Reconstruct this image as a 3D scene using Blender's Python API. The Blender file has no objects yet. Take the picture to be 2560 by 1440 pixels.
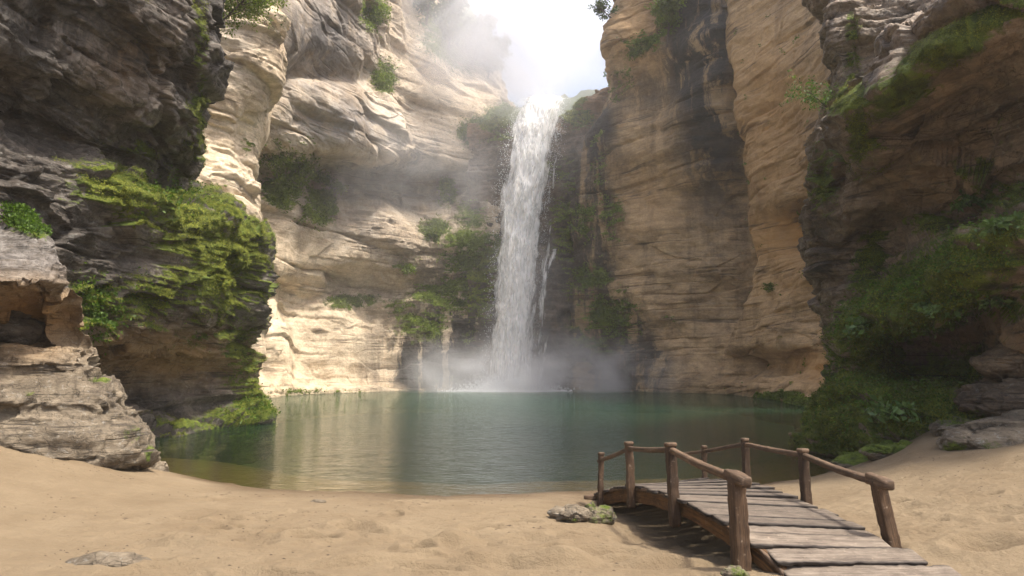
import bpy, math, random
import numpy as np
R = math.radians
random.seed(5)
rng = np.random.default_rng(7)
sc = bpy.context.scene
col = sc.collection

# ------------------------------------------------------------------ camera, sky, sun, exposure
FPX = 1707.0; PITCH = R(6.52); CAMZ = 2.3
cam_d = bpy.data.cameras.new('camera'); cam = bpy.data.objects.new('camera', cam_d); col.objects.link(cam)
cam.location = (0, 0, CAMZ); cam.rotation_euler = (R(90) + PITCH, 0, 0)
cam_d.sensor_width = 36; cam_d.lens = 36 * FPX / 2560; cam_d.clip_end = 2000; cam_d.clip_start = 0.05
sc.camera = cam
SUN = np.array([0.39, -0.14, 0.91]); SUN /= np.linalg.norm(SUN)
w = bpy.data.worlds.new('World'); sc.world = w; w.use_nodes = True
wn = w.node_tree.nodes; wl = w.node_tree.links; wn.clear()
sky = wn.new('ShaderNodeTexSky'); sky.sky_type = 'NISHITA'; sky.sun_disc = False
sky.sun_elevation = math.asin(SUN[2]); sky.sun_rotation = math.atan2(SUN[0], SUN[1])
sky.dust_density = 6.0; sky.air_density = 1.0; sky.ozone_density = 1.0
bg = wn.new('ShaderNodeBackground'); bg.inputs['Strength'].default_value = 0.15
wo = wn.new('ShaderNodeOutputWorld'); wl.new(sky.outputs[0], bg.inputs[0]); wl.new(bg.outputs[0], wo.inputs[0])
sl = bpy.data.lights.new('sun', 'SUN'); sl.energy = 2.9; sl.angle = R(6.0); sl.color = (1, 0.93, 0.82)
so = bpy.data.objects.new('sun', sl); col.objects.link(so); so.location = (20, -10, 60)
from mathutils import Vector
so.rotation_euler = Vector(SUN.tolist()).to_track_quat('Z', 'Y').to_euler()
sc.view_settings.view_transform = 'Standard'; sc.view_settings.look = 'None'
sc.view_settings.exposure = 1.12; sc.view_settings.gamma = 1; sc.view_settings.use_curve_mapping = False
sc.render.engine = 'CYCLES'
sc.cycles.use_denoising = True
sc.cycles.max_bounces = 8; sc.cycles.diffuse_bounces = 4; sc.cycles.volume_bounces = 2
sc.cycles.transparent_max_bounces = 24
sc.cycles.volume_step_rate = 2.0
sc.cycles.sample_clamp_indirect = 6

CT, ST = math.cos(PITCH), math.sin(PITCH)
def KX(px, py):                       # x / y of the ray through a point of the photograph
    v = (720 - py) / FPX; return (px - 1280) / FPX / (CT - ST * v)
def KZ(py):
    v = (720 - py) / FPX; return (ST + CT * v) / (CT - ST * v)
def at(px, py, Y): return np.array([KX(px, py) * Y, Y, CAMZ + KZ(py) * Y])
def ground(px, py, z):
    return at(px, py, (z - CAMZ) / KZ(py))
def py_of(Y, z):
    k = (z - CAMZ) / Y; t = (k * CT - ST) / (CT + k * ST); return 720 - FPX * t
def project(P):
    x, y, z = P[:, 0], P[:, 1], P[:, 2] - CAMZ
    d = y * CT + z * ST; d = np.where(d < .1, .1, d)
    return 1280 + FPX * x / d, 720 - FPX * (-y * ST + z * CT) / d

# ------------------------------------------------------------------ noise
U = np.uint32
def hsh(ix, iy, iz, s):
    h = (ix.astype(np.int64) & 0xffffffff).astype(U) * U(374761393)
    h = h + (iy.astype(np.int64) & 0xffffffff).astype(U) * U(668265263)
    h = h + (iz.astype(np.int64) & 0xffffffff).astype(U) * U(2147483647 - 1234567)
    h = h + U((s * 974634777 + 12345) & 0xffffffff)
    h = (h ^ (h >> U(13))) * U(1274126177)
    h = (h ^ (h >> U(16))) * U(2246822519)
    return h ^ (h >> U(13))
def per(P, seed=0):
    P = np.asarray(P, dtype=np.float32)
    f0 = np.floor(P); i = f0.astype(np.int64); f = P - f0
    u = f * f * f * (f * (f * 6 - 15) + 10)
    out = None
    r = np.zeros(len(P), np.float32)
    for dx in (0, 1):
        wx = u[:, 0] if dx else 1 - u[:, 0]
        for dy in (0, 1):
            wy = u[:, 1] if dy else 1 - u[:, 1]
            for dz in (0, 1):
                wz = u[:, 2] if dz else 1 - u[:, 2]
                h = hsh(i[:, 0] + dx, i[:, 1] + dy, i[:, 2] + dz, seed)
                gx = (h & U(1023)).astype(np.float32) / 511.5 - 1
                gy = ((h >> U(10)) & U(1023)).astype(np.float32) / 511.5 - 1
                gz = ((h >> U(20)) & U(1023)).astype(np.float32) / 511.5 - 1
                r += wx * wy * wz * (gx * (f[:, 0] - dx) + gy * (f[:, 1] - dy) + gz * (f[:, 2] - dz))
    return r * 1.3
def fbm(P, o=4, seed=0, g=0.5):
    P = np.asarray(P, dtype=np.float32); r = 0; a = 1.0
    for k in range(o):
        r = r + a * per(P * (2.03 ** k) + 17.3 * k, seed + k * 31); a *= g
    return r
def facets(P, seed=0, slope=1.0):
    """piecewise-planar relief: every cell of a jittered lattice gets its own tilt; returns relief and edge distance"""
    P = np.asarray(P, dtype=np.float32)
    i = np.floor(P).astype(np.int64)
    b1 = np.full(len(P), 9.0, np.float32); b2 = b1.copy(); val = np.zeros(len(P), np.float32)
    for dx in (-1, 0, 1):
        for dy in (-1, 0, 1):
            for dz in (-1, 0, 1):
                cx, cy, cz = i[:, 0] + dx, i[:, 1] + dy, i[:, 2] + dz
                h = hsh(cx, cy, cz, seed)
                jx = cx + (h & U(1023)).astype(np.float32) / 1023
                jy = cy + ((h >> U(10)) & U(1023)).astype(np.float32) / 1023
                jz = cz + ((h >> U(20)) & U(1023)).astype(np.float32) / 1023
                ex, ey, ez = P[:, 0] - jx, P[:, 1] - jy, P[:, 2] - jz
                d = ex * ex + ey * ey + ez * ez
                h2 = hsh(cx, cy, cz, seed + 77)
                gx = (h2 & U(1023)).astype(np.float32) / 511.5 - 1
                gy = ((h2 >> U(10)) & U(1023)).astype(np.float32) / 511.5 - 1
                gz = ((h2 >> U(20)) & U(1023)).astype(np.float32) / 511.5 - 1
                v = slope * (gx * ex + gy * ey + gz * ez) + gz * .35
                m = d < b1
                b2 = np.where(m, b1, np.minimum(b2, d)); val = np.where(m, v, val); b1 = np.where(m, d, b1)
    return val, np.sqrt(b2) - np.sqrt(b1)
def strata(P, T, seed, dip=(0, 0)):
    """bedding: layers of uneven thickness, each set in or out by its own amount, with a groove at the joint"""
    z = P[:, 2] + dip[0] * P[:, 0] + dip[1] * P[:, 1] + T * .32 * fbm(P * .11 / max(T, .3) ** .3, 3, seed + 3)
    q = z / T; q = q + .33 * np.sin(q * 2.1 + seed) + .2 * np.sin(q * 4.7 + 2 * seed)
    k = np.floor(q); t = q - k
    S = .35 / max(T, .35) ** .5
    a = per(np.stack([P[:, 0] * S, P[:, 1] * S, k * 7.31 + .5], 1), seed)
    b = per(np.stack([P[:, 0] * S, P[:, 1] * S, (k + 1) * 7.31 + .5], 1), seed)
    e = np.clip((t - .90) / .10, 0, 1); e = e * e * (3 - 2 * e)
    o = a * (1 - e) + b * e
    g = np.exp(-(np.minimum(t, 1 - t) / .05) ** 2) * np.clip(.5 + 1.6 * per(P * .45, seed + 9), 0, 1)
    round_ = -1.2 * np.abs(t - .42) ** 2.5
    return o * 1.7 + round_ * .45 - g * .5

# ------------------------------------------------------------------ objects
def setp(o, label=None, cat=None, group=None, kind=None):
    if label: o['label'] = label
    if cat: o['category'] = cat
    if group: o['group'] = group
    if kind: o['kind'] = kind
    return o
def mesh_obj(name, V, Fc, mat, parent=None, smooth=True, attrs=None, uv=None):
    V = np.asarray(V, np.float32); me = bpy.data.meshes.new(name)
    if isinstance(Fc, np.ndarray):
        n, k = Fc.shape
        me.vertices.add(len(V)); me.vertices.foreach_set('co', V.ravel())
        me.loops.add(n * k); me.loops.foreach_set('vertex_index', Fc.ravel().astype(np.int32))
        me.polygons.add(n); me.polygons.foreach_set('loop_start', np.arange(0, n * k, k, dtype=np.int32))
        me.polygons.foreach_set('loop_total', np.full(n, k, np.int32))
        me.update(calc_edges=True)
    else:
        me.from_pydata([tuple(map(float, v)) for v in V], [], [tuple(f) for f in Fc]); me.update()
    if smooth: me.polygons.foreach_set('use_smooth', np.ones(len(me.polygons), bool))
    for k, a in (attrs or {}).items():
        at_ = me.attributes.new(k, 'FLOAT', 'POINT'); at_.data.foreach_set('value', np.asarray(a, np.float32))
    if uv is not None:
        l = me.uv_layers.new(name='UVMap'); l.data.foreach_set('uv', np.asarray(uv, np.float32)[np.asarray(Fc).ravel()].ravel())
    me.materials.append(mat)
    o = bpy.data.objects.new(name, me); col.objects.link(o)
    if parent: o.parent = parent
    return o
def empty(name, loc=(0, 0, 0)):
    o = bpy.data.objects.new(name, None); col.objects.link(o); o.location = loc; o.empty_display_size = .2; return o
def grid_faces(nr, nc):
    i = np.arange(nr * nc).reshape(nr, nc)
    return np.stack([i[:-1, :-1].ravel(), i[:-1, 1:].ravel(), i[1:, 1:].ravel(), i[1:, :-1].ravel()], 1)
def catmull(A, n):
    """resample control array A along axis 0 to n samples"""
    m = len(A); t = np.linspace(0, m - 1, n); i = np.minimum(t.astype(int), m - 2); f = (t - i).reshape(-1, *([1] * (A.ndim - 1)))
    p0 = A[np.maximum(i - 1, 0)]; p1 = A[i]; p2 = A[i + 1]; p3 = A[np.minimum(i + 2, m - 1)]
    return .5 * (2 * p1 + (p2 - p0) * f + (2 * p0 - 5 * p1 + 4 * p2 - p3) * f ** 2 + (3 * p1 - p0 - 3 * p2 + p3) * f ** 3)
def resample_even(A, n, wfun=None):
    """catmull along axis 0, samples spread by mean arc length"""
    D = catmull(A, 400); L = np.linalg.norm(np.diff(D, axis=0), axis=2).mean(1)
    if wfun is not None: L = L * wfun(D)
    c = np.r_[0, np.cumsum(L)]; c /= c[-1]
    t = np.interp(np.linspace(0, 1, n), c, np.linspace(0, 1, 400)) * 399
    i = np.minimum(t.astype(int), 398); f = (t - i)[:, None, None]
    return D[i] * (1 - f) + D[i + 1] * f

# ------------------------------------------------------------------ materials
def nodes(name):
    m = bpy.data.materials.new(name); m.use_nodes = True; nt = m.node_tree; nt.nodes.clear(); return m, nt
class N:
    def __init__(s, nt): s.nt = nt
    def new(s, t, ins=None, **kw):
        n = s.nt.nodes.new('ShaderNode' + t)
        for k, v in kw.items(): setattr(n, k, v)
        for k, v in (ins or {}).items():
            i = n.inputs[k]
            if hasattr(v, 'is_output') or isinstance(v, bpy.types.NodeSocket): s.nt.links.new(v, i)
            else: i.default_value = v
        return n
    def noise(s, vec, scale, detail=6, rough=.55, dist=0.):
        return s.new('TexNoise', {'Vector': vec, 'Scale': scale, 'Detail': detail, 'Roughness': rough, 'Distortion': dist}).outputs[0]
    def scl(s, vec, v): return s.new('VectorMath', {0: vec, 1: v}, operation='MULTIPLY').outputs[0]
    def ramp(s, fac, stops, interp='LINEAR'):
        n = s.new('ValToRGB', {'Fac': fac}); e = n.color_ramp.elements; n.color_ramp.interpolation = interp
        while len(e) > 1: e.remove(e[-1])
        e[0].position = stops[0][0]; e[0].color = c4(stops[0][1])
        for p, c in stops[1:]: x = e.new(p); x.color = c4(c)
        return n.outputs[0]
    def mix(s, f, a, b, t='MIX'):
        n = s.new('MixRGB', {'Fac': f, 'Color1': a if hasattr(a, 'links') else c4(a), 'Color2': b if hasattr(b, 'links') else c4(b)}, blend_type=t); return n.outputs[0]
    def math(s, op, a, b=0., clamp=False):
        return s.new('Math', {0: a, 1: b}, operation=op, use_clamp=clamp).outputs[0]
    def rng(s, v, a, b, c=0., d=1.):
        return s.new('MapRange', {'Value': v, 'From Min': a, 'From Max': b, 'To Min': c, 'To Max': d}).outputs[0]
    def bump(s, h, st, dist, nrm=None):
        ins = {'Height': h, 'Strength': st, 'Distance': dist}
        if nrm is not None: ins['Normal'] = nrm
        return s.new('Bump', ins).outputs[0]
    def attr(s, n): return s.new('Attribute', attribute_name=n).outputs['Fac']
    def out(s, sh=None, vol=None):
        o = s.new('OutputMaterial')
        if sh is not None: s.nt.links.new(sh, o.inputs['Surface'])
        if vol is not None: s.nt.links.new(vol, o.inputs['Volume'])
def c4(c):
    if isinstance(c, (int, float)): return (c, c, c, 1)
    return tuple(c) + (1,) if len(c) == 3 else tuple(c)

def rock_mat(name, light, mid, dark, bs=1.0, streak=.5, rough=.8, lichen=.25, bd=.12, vor=.5):
    """bs: how large the texture runs (metres); light/mid/dark: the rock's own colours; attributes: moss, stain, ochre"""
    m, nt = nodes(name); n = N(nt)
    P = n.new('NewGeometry').outputs['Position']
    big = n.noise(n.scl(P, (1, 1, 1.6)), .22 / bs, 5, .6, .4)
    mids = n.noise(n.scl(P, (1, 1, 2.2)), 1.3 / bs, 9, .68, .2)
    fine = n.noise(n.scl(P, (1, 1, 1.6)), 9 / bs, 8, .7)
    f = n.math('ADD', n.math('MULTIPLY', big, .5), n.math('MULTIPLY', mids, .5))
    c = n.ramp(f, [(.36, dark), (.46, mid), (.56, light), (.7, tuple(min(1, x * 1.12) for x in light))])
    lay = n.noise(n.scl(P, (.16, .16, 5.0)), 1.2 / bs, 6, .62, .05)
    c = n.mix(n.math('MULTIPLY', n.rng(lay, .5, .68), .5), c, tuple(x * .55 for x in mid))
    lay2 = n.noise(n.scl(P, (.22, .22, 9.0)), 2.2 / bs, 5, .6)
    c = n.mix(n.math('MULTIPLY', n.rng(lay2, .55, .7), .35), c, light)
    st = n.noise(n.scl(P, (1.2, 1.2, .16)), 1.0 / bs, 7, .68, .3)
    c = n.mix(n.math('MULTIPLY', n.rng(st, .52, .66), streak), c, tuple(x * .42 for x in dark))
    sp = n.noise(P, 26 / bs, 4, .8)
    c = n.mix(n.rng(sp, .56, .68, 0, .45), c, tuple(x * .35 for x in dark))
    c = n.mix(n.rng(fine, .3, .7, 0, 1), n.mix(1., c, (.72, .70, .68), 'MULTIPLY'), n.mix(1., c, (1.16, 1.15, 1.12), 'MULTIPLY'))
    li = n.noise(P, 3.4 / bs, 9, .75, .6)
    c = n.mix(n.math('MULTIPLY', n.rng(li, .56, .66), lichen), c, (.42, .42, .38))
    gy = n.math('MULTIPLY', n.attr('grey'), n.rng(n.math('ADD', n.math('MULTIPLY', mids, .6), n.math('MULTIPLY', st, .4)), .38, .52, .45, 1.)); c = n.mix(gy, c, n.ramp(f, [(.36, (.075, .066, .060)), (.47, (.17, .155, .145)), (.6, (.34, .32, .30))]))
    och = n.attr('ochre'); c = n.mix(och, c, n.mix(.35, (.50, .27, .085), c))
    grn = n.noise(P, 2.0 / bs, 8, .7)
    sn = n.attr('stain_shade'); s2 = n.math('MULTIPLY', sn, n.rng(st, .42, .50, .25, 1.))  # dark mask: real stains, and in places painted shade
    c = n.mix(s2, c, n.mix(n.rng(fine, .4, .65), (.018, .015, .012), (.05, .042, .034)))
    mo = n.attr('moss')
    mf = n.math('ADD', mo, n.math('MULTIPLY', n.math('SUBTRACT', n.noise(P, 3.2 / bs, 8, .72), .5), 1.3))
    mf = n.rng(mf, .42, .62)
    gv = n.noise(P, 2.4 / bs, 6, .65); gf = n.noise(P, 38 / bs, 5, .75)
    g = n.ramp(n.math('ADD', n.math('MULTIPLY', gv, .55), n.math('MULTIPLY', gf, .45)),
               [(.34, (.018, .03, .005)), (.46, (.07, .10, .012)), (.57, (.14, .185, .022)), (.7, (.20, .24, .035))])
    c = n.mix(mf, c, g)
    cr = n.new('TexVoronoi', {'Vector': n.scl(n.new('VectorMath', {0: P, 1: n.new('VectorMath', {0: n.new('TexNoise', {'Vector': P, 'Scale': 1.5 / bs, 'Detail': 4.}).outputs['Color'], 1: (.9, .9, .9)}, operation='MULTIPLY').outputs[0]}, operation='ADD').outputs[0], (.8, .8, 1.7)), 'Scale': .9 / bs}, feature='DISTANCE_TO_EDGE').outputs['Distance']
    vc = n.rng(cr, 0., .035, 1. - vor, 1.)
    ln = n.noise(n.scl(P, (.07, .07, 1.15)), .55 / bs, 4, .5, .12); l1 = n.math('ABSOLUTE', n.math('SUBTRACT', ln, .5)); lm = n.rng(n.noise(P, .8 / bs, 3), .42, .56)
    lnb = n.noise(n.scl(P, (.10, .10, 2.2)), .9 / bs, 4, .5, .15); l2 = n.math('ABSOLUTE', n.math('SUBTRACT', lnb, .46))
    bc = n.math('MULTIPLY', n.rng(l1, .002, .010, 0., 1.), n.rng(l2, .001, .008, .35, 1.)); bc = n.math('MAXIMUM', bc, n.math('SUBTRACT', 1., lm))
    crk = n.math('MULTIPLY', vc, bc)
    c = n.mix(n.math('MULTIPLY', n.math('SUBTRACT', 1., crk), .7), c, tuple(x * .3 for x in dark))
    h = n.math('ADD', n.math('MULTIPLY', mids, 1.), n.math('MULTIPLY', fine, .28))
    h = n.math('ADD', h, n.math('MULTIPLY', crk, .30))
    h = n.math('ADD', h, n.math('MULTIPLY', lay2, .30))
    b = n.bump(h, 1.0, bd * bs)
    b = n.bump(n.math('ADD', n.math('MULTIPLY', gf, mf), n.math('MULTIPLY', sp, .25)), .8, .05 * bs, b)
    rg = n.math('ADD', rough - .12, n.math('MULTIPLY', mf, .25))
    p = n.new('BsdfPrincipled', {'Base Color': c, 'Roughness': rg, 'Normal': b, 'Specular IOR Level': .35})
    n.out(p.outputs[0]); return m

M = {}
M['grey_rock'] = rock_mat('grey_cliff_rock', (.19, .165, .14), (.085, .072, .06), (.034, .028, .023), .8, .45, .72, .35)
M['tan_rock'] = rock_mat('tan_sandstone', (.72, .60, .44), (.54, .43, .30), (.29, .22, .15), 2.2, .35, .85, .12, .07, .0)
M['amber_rock'] = rock_mat('amber_sandstone', (.49, .345, .19), (.34, .235, .125), (.175, .115, .062), 2.0, .45, .85, .10, .06, .0)
M['dark_rock'] = rock_mat('dark_wet_rock', (.20, .15, .11), (.105, .08, .058), (.035, .027, .02), .8, .5, .66, .25)
M['brown_rock'] = rock_mat('brown_boulder_rock', (.26, .20, .14), (.15, .11, .075), (.06, .043, .03), .45, .3, .85, .3)
M['brown_cliff'] = rock_mat('brown_cliff_rock', (.30, .225, .155), (.18, .135, .092), (.06, .045, .032), .8, .4, .7, .3)
M['boulder_rock'] = rock_mat('boulder_rock', (.21, .172, .122), (.125, .10, .07), (.055, .043, .031), .45, .3, .85, .35)

def leaf_mat(name, a, b, trans=.35, rough=.55, velvet=False):
    m, nt = nodes(name); n = N(nt)
    v = n.attr('var'); c = n.mix(v, a, b)
    big = n.noise(n.new('NewGeometry').outputs['Position'], .9, 4, .6)
    c = n.mix(n.rng(big, .35, .65, 0, .6), c, tuple(x * .5 for x in a))
    d = n.new('BsdfPrincipled', {'Base Color': c, 'Roughness': rough, 'Specular IOR Level': .3})
    if velvet: nt.links.new(n.new('Attribute', attribute_name='sn').outputs['Vector'], d.inputs['Normal'])
    d = d.outputs[0]
    t = n.new('BsdfTranslucent', {'Color': n.mix(1., c, (1.2, 1.3, .6), 'MULTIPLY')}).outputs[0]
    n.out(n.new('MixShader', {0: trans, 1: d, 2: t}).outputs[0]); return m
M['moss_leaf'] = leaf_mat('moss_tufts', (.065, .085, .008), (.275, .295, .032), .15, .8, True)
M['fern_leaf'] = leaf_mat('fern_leaves', (.045, .09, .012), (.15, .25, .035))
M['bush_leaf'] = leaf_mat('bush_leaves', (.09, .13, .02), (.26, .32, .07))
M['tree_leaf'] = leaf_mat('tree_leaves', (.025, .05, .012), (.08, .13, .03))
M['broad_leaf'] = leaf_mat('broad_leaves', (.06, .12, .03), (.16, .24, .07), .2, .4)

def sand_mat():
    m, nt = nodes('beach_sand'); n = N(nt)
    P = n.new('NewGeometry').outputs['Position']
    z = n.new('SeparateXYZ', {0: P}).outputs[2]
    f = n.noise(P, 1.1, 6, .6); g = n.noise(P, 260, 3, .8); g2 = n.noise(P, 60, 4, .7)
    c = n.ramp(f, [(.35, (.185, .138, .083)), (.65, (.235, .182, .114))])
    c = n.mix(n.rng(g, .4, .62, 0, .45), c, (.16, .11, .066))
    c = n.mix(n.rng(g2, .58, .72, 0, .35), c, (.27, .21, .14))
    wet = n.rng(n.math('ADD', z, n.math('MULTIPLY', n.noise(P, 1.2, 4), .03)), .04, .15, 1., 0.)
    c = n.mix(wet, c, n.mix(1., c, (.60, .55, .50), 'MULTIPLY'))
    deep = n.rng(z, -.15, -1.7, 0., 1.)
    c = n.mix(deep, c, (.03, .055, .028))
    b = n.bump(n.math('ADD', n.math('MULTIPLY', g2, .6), n.math('MULTIPLY', n.noise(P, 11, 6, .7), 3.)), .8, .025)
    b = n.bump(g, .6, .004, b)
    p = n.new('BsdfPrincipled', {'Base Color': c, 'Roughness': n.rng(wet, 0, 1, .95, .35), 'Normal': b, 'Specular IOR Level': .25})
    n.out(p.outputs[0]); return m
M['sand'] = sand_mat()

def water_mat():
    m, nt = nodes('pool_water'); n = N(nt)
    P = n.new('NewGeometry').outputs['Position']
    h = n.math('ADD', n.noise(n.scl(P, (.55, 1.6, 1)), 1.0, 3, .55, .6), n.math('MULTIPLY', n.noise(n.scl(P, (.6, 2.0, 1)), 4.0, 4, .55, .5), .95))
    y = n.new('SeparateXYZ', {0: P}).outputs[1]
    b = n.bump(h, 1.0, .06)
    fr = n.new('Fresnel', {'IOR': 1.5, 'Normal': b}).outputs[0]
    gl = n.new('BsdfGlossy', {'Color': (.95, .97, .95, 1), 'Roughness': .03, 'Normal': b}).outputs[0]
    tr = n.new('BsdfTransparent', {'Color': (.78, .80, .55, 1)}).outputs[0]
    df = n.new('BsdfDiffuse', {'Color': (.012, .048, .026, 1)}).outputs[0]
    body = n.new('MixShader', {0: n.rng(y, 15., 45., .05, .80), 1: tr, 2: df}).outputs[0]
    n.out(n.new('MixShader', {0: n.math('MULTIPLY', fr, 1.0, True), 1: body, 2: gl}).outputs[0]); return m
M['water'] = water_mat()

def wood_mat(name, a, b, d, axis=(1, 1, 1)):
    m, nt = nodes(name); n = N(nt)
    O = n.new('TexCoord').outputs['UV']
    gr = n.noise(n.scl(O, (1.5, 38, 1)), 1.0, 8, .65, 1.2); kn = n.noise(n.scl(O, (2.5, 6, 1)), 1.6, 5, .6, .4)
    fi = n.noise(n.scl(O, (8, 160, 1)), 1.0, 4, .7)
    c = n.ramp(n.math('ADD', n.math('MULTIPLY', gr, .6), n.math('MULTIPLY', kn, .4)), [(.34, d), (.48, b), (.62, a)])
    c = n.mix(n.rng(fi, .5, .7, 0, .6), c, d)
    P = n.new('NewGeometry').outputs['Position']
    w1 = n.noise(P, 5, 6, .7, .3); c = n.mix(n.rng(w1, .52, .72, 0, .75), c, n.mix(.5, d, b))
    c = n.mix(n.rng(n.noise(P, 17, 5, .75), .6, .68, 0, .5), c, (.36, .29, .22))
    oi = n.new('ObjectInfo').outputs['Random']; c = n.mix(1., c, n.ramp(oi, [(0, (.72, .70, .68)), (1, (1.18, 1.15, 1.1))]), 'MULTIPLY')
    gm = n.attr('grime'); c = n.mix(n.math('MULTIPLY', gm, .88), c, (.018, .013, .010))
    h = n.math('ADD', n.math('MULTIPLY', gr, 1.), n.math('MULTIPLY', fi, .5))
    bm_ = n.bump(h, .9, .012)
    p = n.new('BsdfPrincipled', {'Base Color': c, 'Roughness': .68, 'Normal': bm_, 'Specular IOR Level': .35})
    n.out(p.outputs[0]); return m
M['deck_wood'] = wood_mat('weathered_plank_wood', (.225, .188, .150), (.13, .106, .084), (.04, .028, .02))
M['post_wood'] = wood_mat('brown_post_wood', (.125, .076, .042), (.068, .040, .022), (.022, .013, .008))
M['rail_wood'] = wood_mat('rail_wood', (.20, .135, .085), (.105, .065, .038), (.03, .02, .013))
M['beam_wood'] = wood_mat('beam_wood', (.21, .105, .035), (.11, .055, .02), (.025, .014, .008))

def simple(name, c, rough=.9):
    m, nt = nodes(name); n = N(nt)
    P = n.new('NewGeometry').outputs['Position']
    f = n.noise(P, 30, 4, .7)
    p = n.new('BsdfPrincipled', {'Base Color': n.mix(f, tuple(x * .5 for x in c), tuple(x * 1.4 for x in c)), 'Roughness': rough, 'Specular IOR Level': .2})
    n.out(p.outputs[0]); return m
M['bark'] = simple('bark', (.09, .07, .055))
M['twig'] = simple('dark_twigs', (.07, .05, .035))
M['hill'] = simple('forest_hill', (.05, .07, .03))

def fall_mat(dens, seed):
    m, nt = nodes('falling_water'); n = N(nt)
    O = n.new('TexCoord').outputs['UV']
    O = n.new('VectorMath', {0: O, 1: (seed * 3.7, seed * 5.1, 0)}, operation='ADD').outputs[0]
    a = n.noise(n.scl(O, (1, .22, 1)), 1.1, 5, .6, .8); b_ = n.noise(n.scl(O, (1, .045, 1)), 8., 3, .5, .3); c_ = n.noise(n.scl(O, (1, .20, 1)), 3.2, 3, .55, .6)
    e = n.attr('edge')
    v = n.math('ADD', n.math('MULTIPLY', a, .60), n.math('MULTIPLY', b_, .18)); v = n.math('ADD', v, n.math('MULTIPLY', c_, .22))
    v = n.math('SUBTRACT', v, n.math('MULTIPLY', e, .30))
    al = n.rng(v, .50 - dens, .63 - dens)
    bm_ = n.bump(v, 1.0, .12)
    p = n.new('BsdfPrincipled', {'Base Color': (.96, .96, .95, 1), 'Roughness': .5, 'Normal': bm_, 'Specular IOR Level': .4}).outputs[0]
    t = n.new('BsdfTranslucent', {'Color': (.96, .96, .95, 1), 'Normal': bm_}).outputs[0]
    s = n.new('MixShader', {0: .5, 1: p, 2: t}).outputs[0]
    n.out(n.new('MixShader', {0: al, 1: n.new('BsdfTransparent').outputs[0], 2: s}).outputs[0]); return m
m, nt = nodes('white_foam'); n = N(nt)
n.out(n.new('BsdfPrincipled', {'Base Color': (.88, .91, .92, 1), 'Roughness': .6}).outputs[0]); M['foam'] = m

def mist_mat(name, dens, nscale, soft=.5, colr=(.95, .96, 1.0)):
    """soft cloud: density falls from the middle of the puff (object space) and breaks up with noise"""
    m, nt = nodes(name); n = N(nt)
    O = n.new('TexCoord').outputs['Object']
    L = n.new('VectorMath', {0: O}, operation='LENGTH').outputs['Value']
    f = n.rng(L, soft * .3, .98, 1., 0.)
    P = n.new('NewGeometry').outputs['Position']
    ns = n.rng(n.noise(P, nscale, 4, .6, .6), .40, .68, .05, 1.6)
    d = n.math('MULTIPLY', n.math('MULTIPLY', n.math('POWER', f, 1.6), ns), dens)
    v = n.new('VolumePrincipled', {'Color': c4(colr), 'Density': d, 'Anisotropy': .2})
    n.out(None, v.outputs[0]); return m

# ------------------------------------------------------------------ terrain
SH = np.array([(-60, 14), (-30, 14), (-14, 17), (-11, 17.3), (-8.8, 16.4), (-7.0, 14.9), (-5.6, 13.75), (-4.6, 13.2), (-3.4, 12.95), (-2.4, 12.8), (-1.3, 12.45), (-.3, 12.55), (.8, 12.95), (1.6, 12.95), (3, 13.1), (4.5, 13.5), (6.0, 14.4), (7.0, 15.3), (8, 16.6), (9.5, 18.5), (12, 20), (20, 22), (60, 22)])
DIM = []   # dimples and mounds in the sand: x, y, rx, ry, depth, angle
def dim(px, py, rx, ry, d, a=0):
    g = ground(px, py, .30); DIM.append((g[0], g[1], rx, ry, d, a))
for q in [(880, 1310, .20, .16, .06), (720, 1330, .18, .12, .05), (785, 1342, .22, .13, .055), (1050, 1368, .16, .12, .055), (540, 1318, .14, .1, .035),
          (470, 1290, .2, .1, .02), (570, 1292, .2, .12, .03), (640, 1290, .22, .1, .02), (1130, 1350, .3, .14, -.04), (1230, 1395, .35, .16, -.04), (1200, 1310, .2, .1, .02),
          (960, 1320, .25, .12, -.03), (480, 1350, .5, .16, -.03), (1330, 1340, .3, .15, .03), (1400, 1400, .4, .16, -.05), (1300, 1300, .2, .1, .025), (400, 1420, .4, .1, .02),
          (1650, 1395, .5, .12, -.04), (1500, 1370, .4, .15, .04), (900, 1400, .5, .1, -.03), (1080, 1420, .3, .1, .03), (700, 1440, .5, .12, .03), (2460, 1390, .3, .2, .05),
          (2500, 1330, .4, .15, .03), (2350, 1290, .4, .15, -.02), (2540, 1270, .5, .1, .02), (1420, 1330, .25, .1, .03), (1210, 1270, .25, .1, .015), (1370, 1275, .2, .1, .02)]:
    dim(*q, rng.uniform(-.4, .4))
for k in range(110):
    x = rng.uniform(-6.5, 9); y = rng.uniform(5.6, 11.6); r = rng.uniform(.05, .15)
    DIM.append((x, y, r * rng.uniform(1, 1.8), r, rng.uniform(.006, .02), rng.uniform(-.7, .7)))
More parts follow.
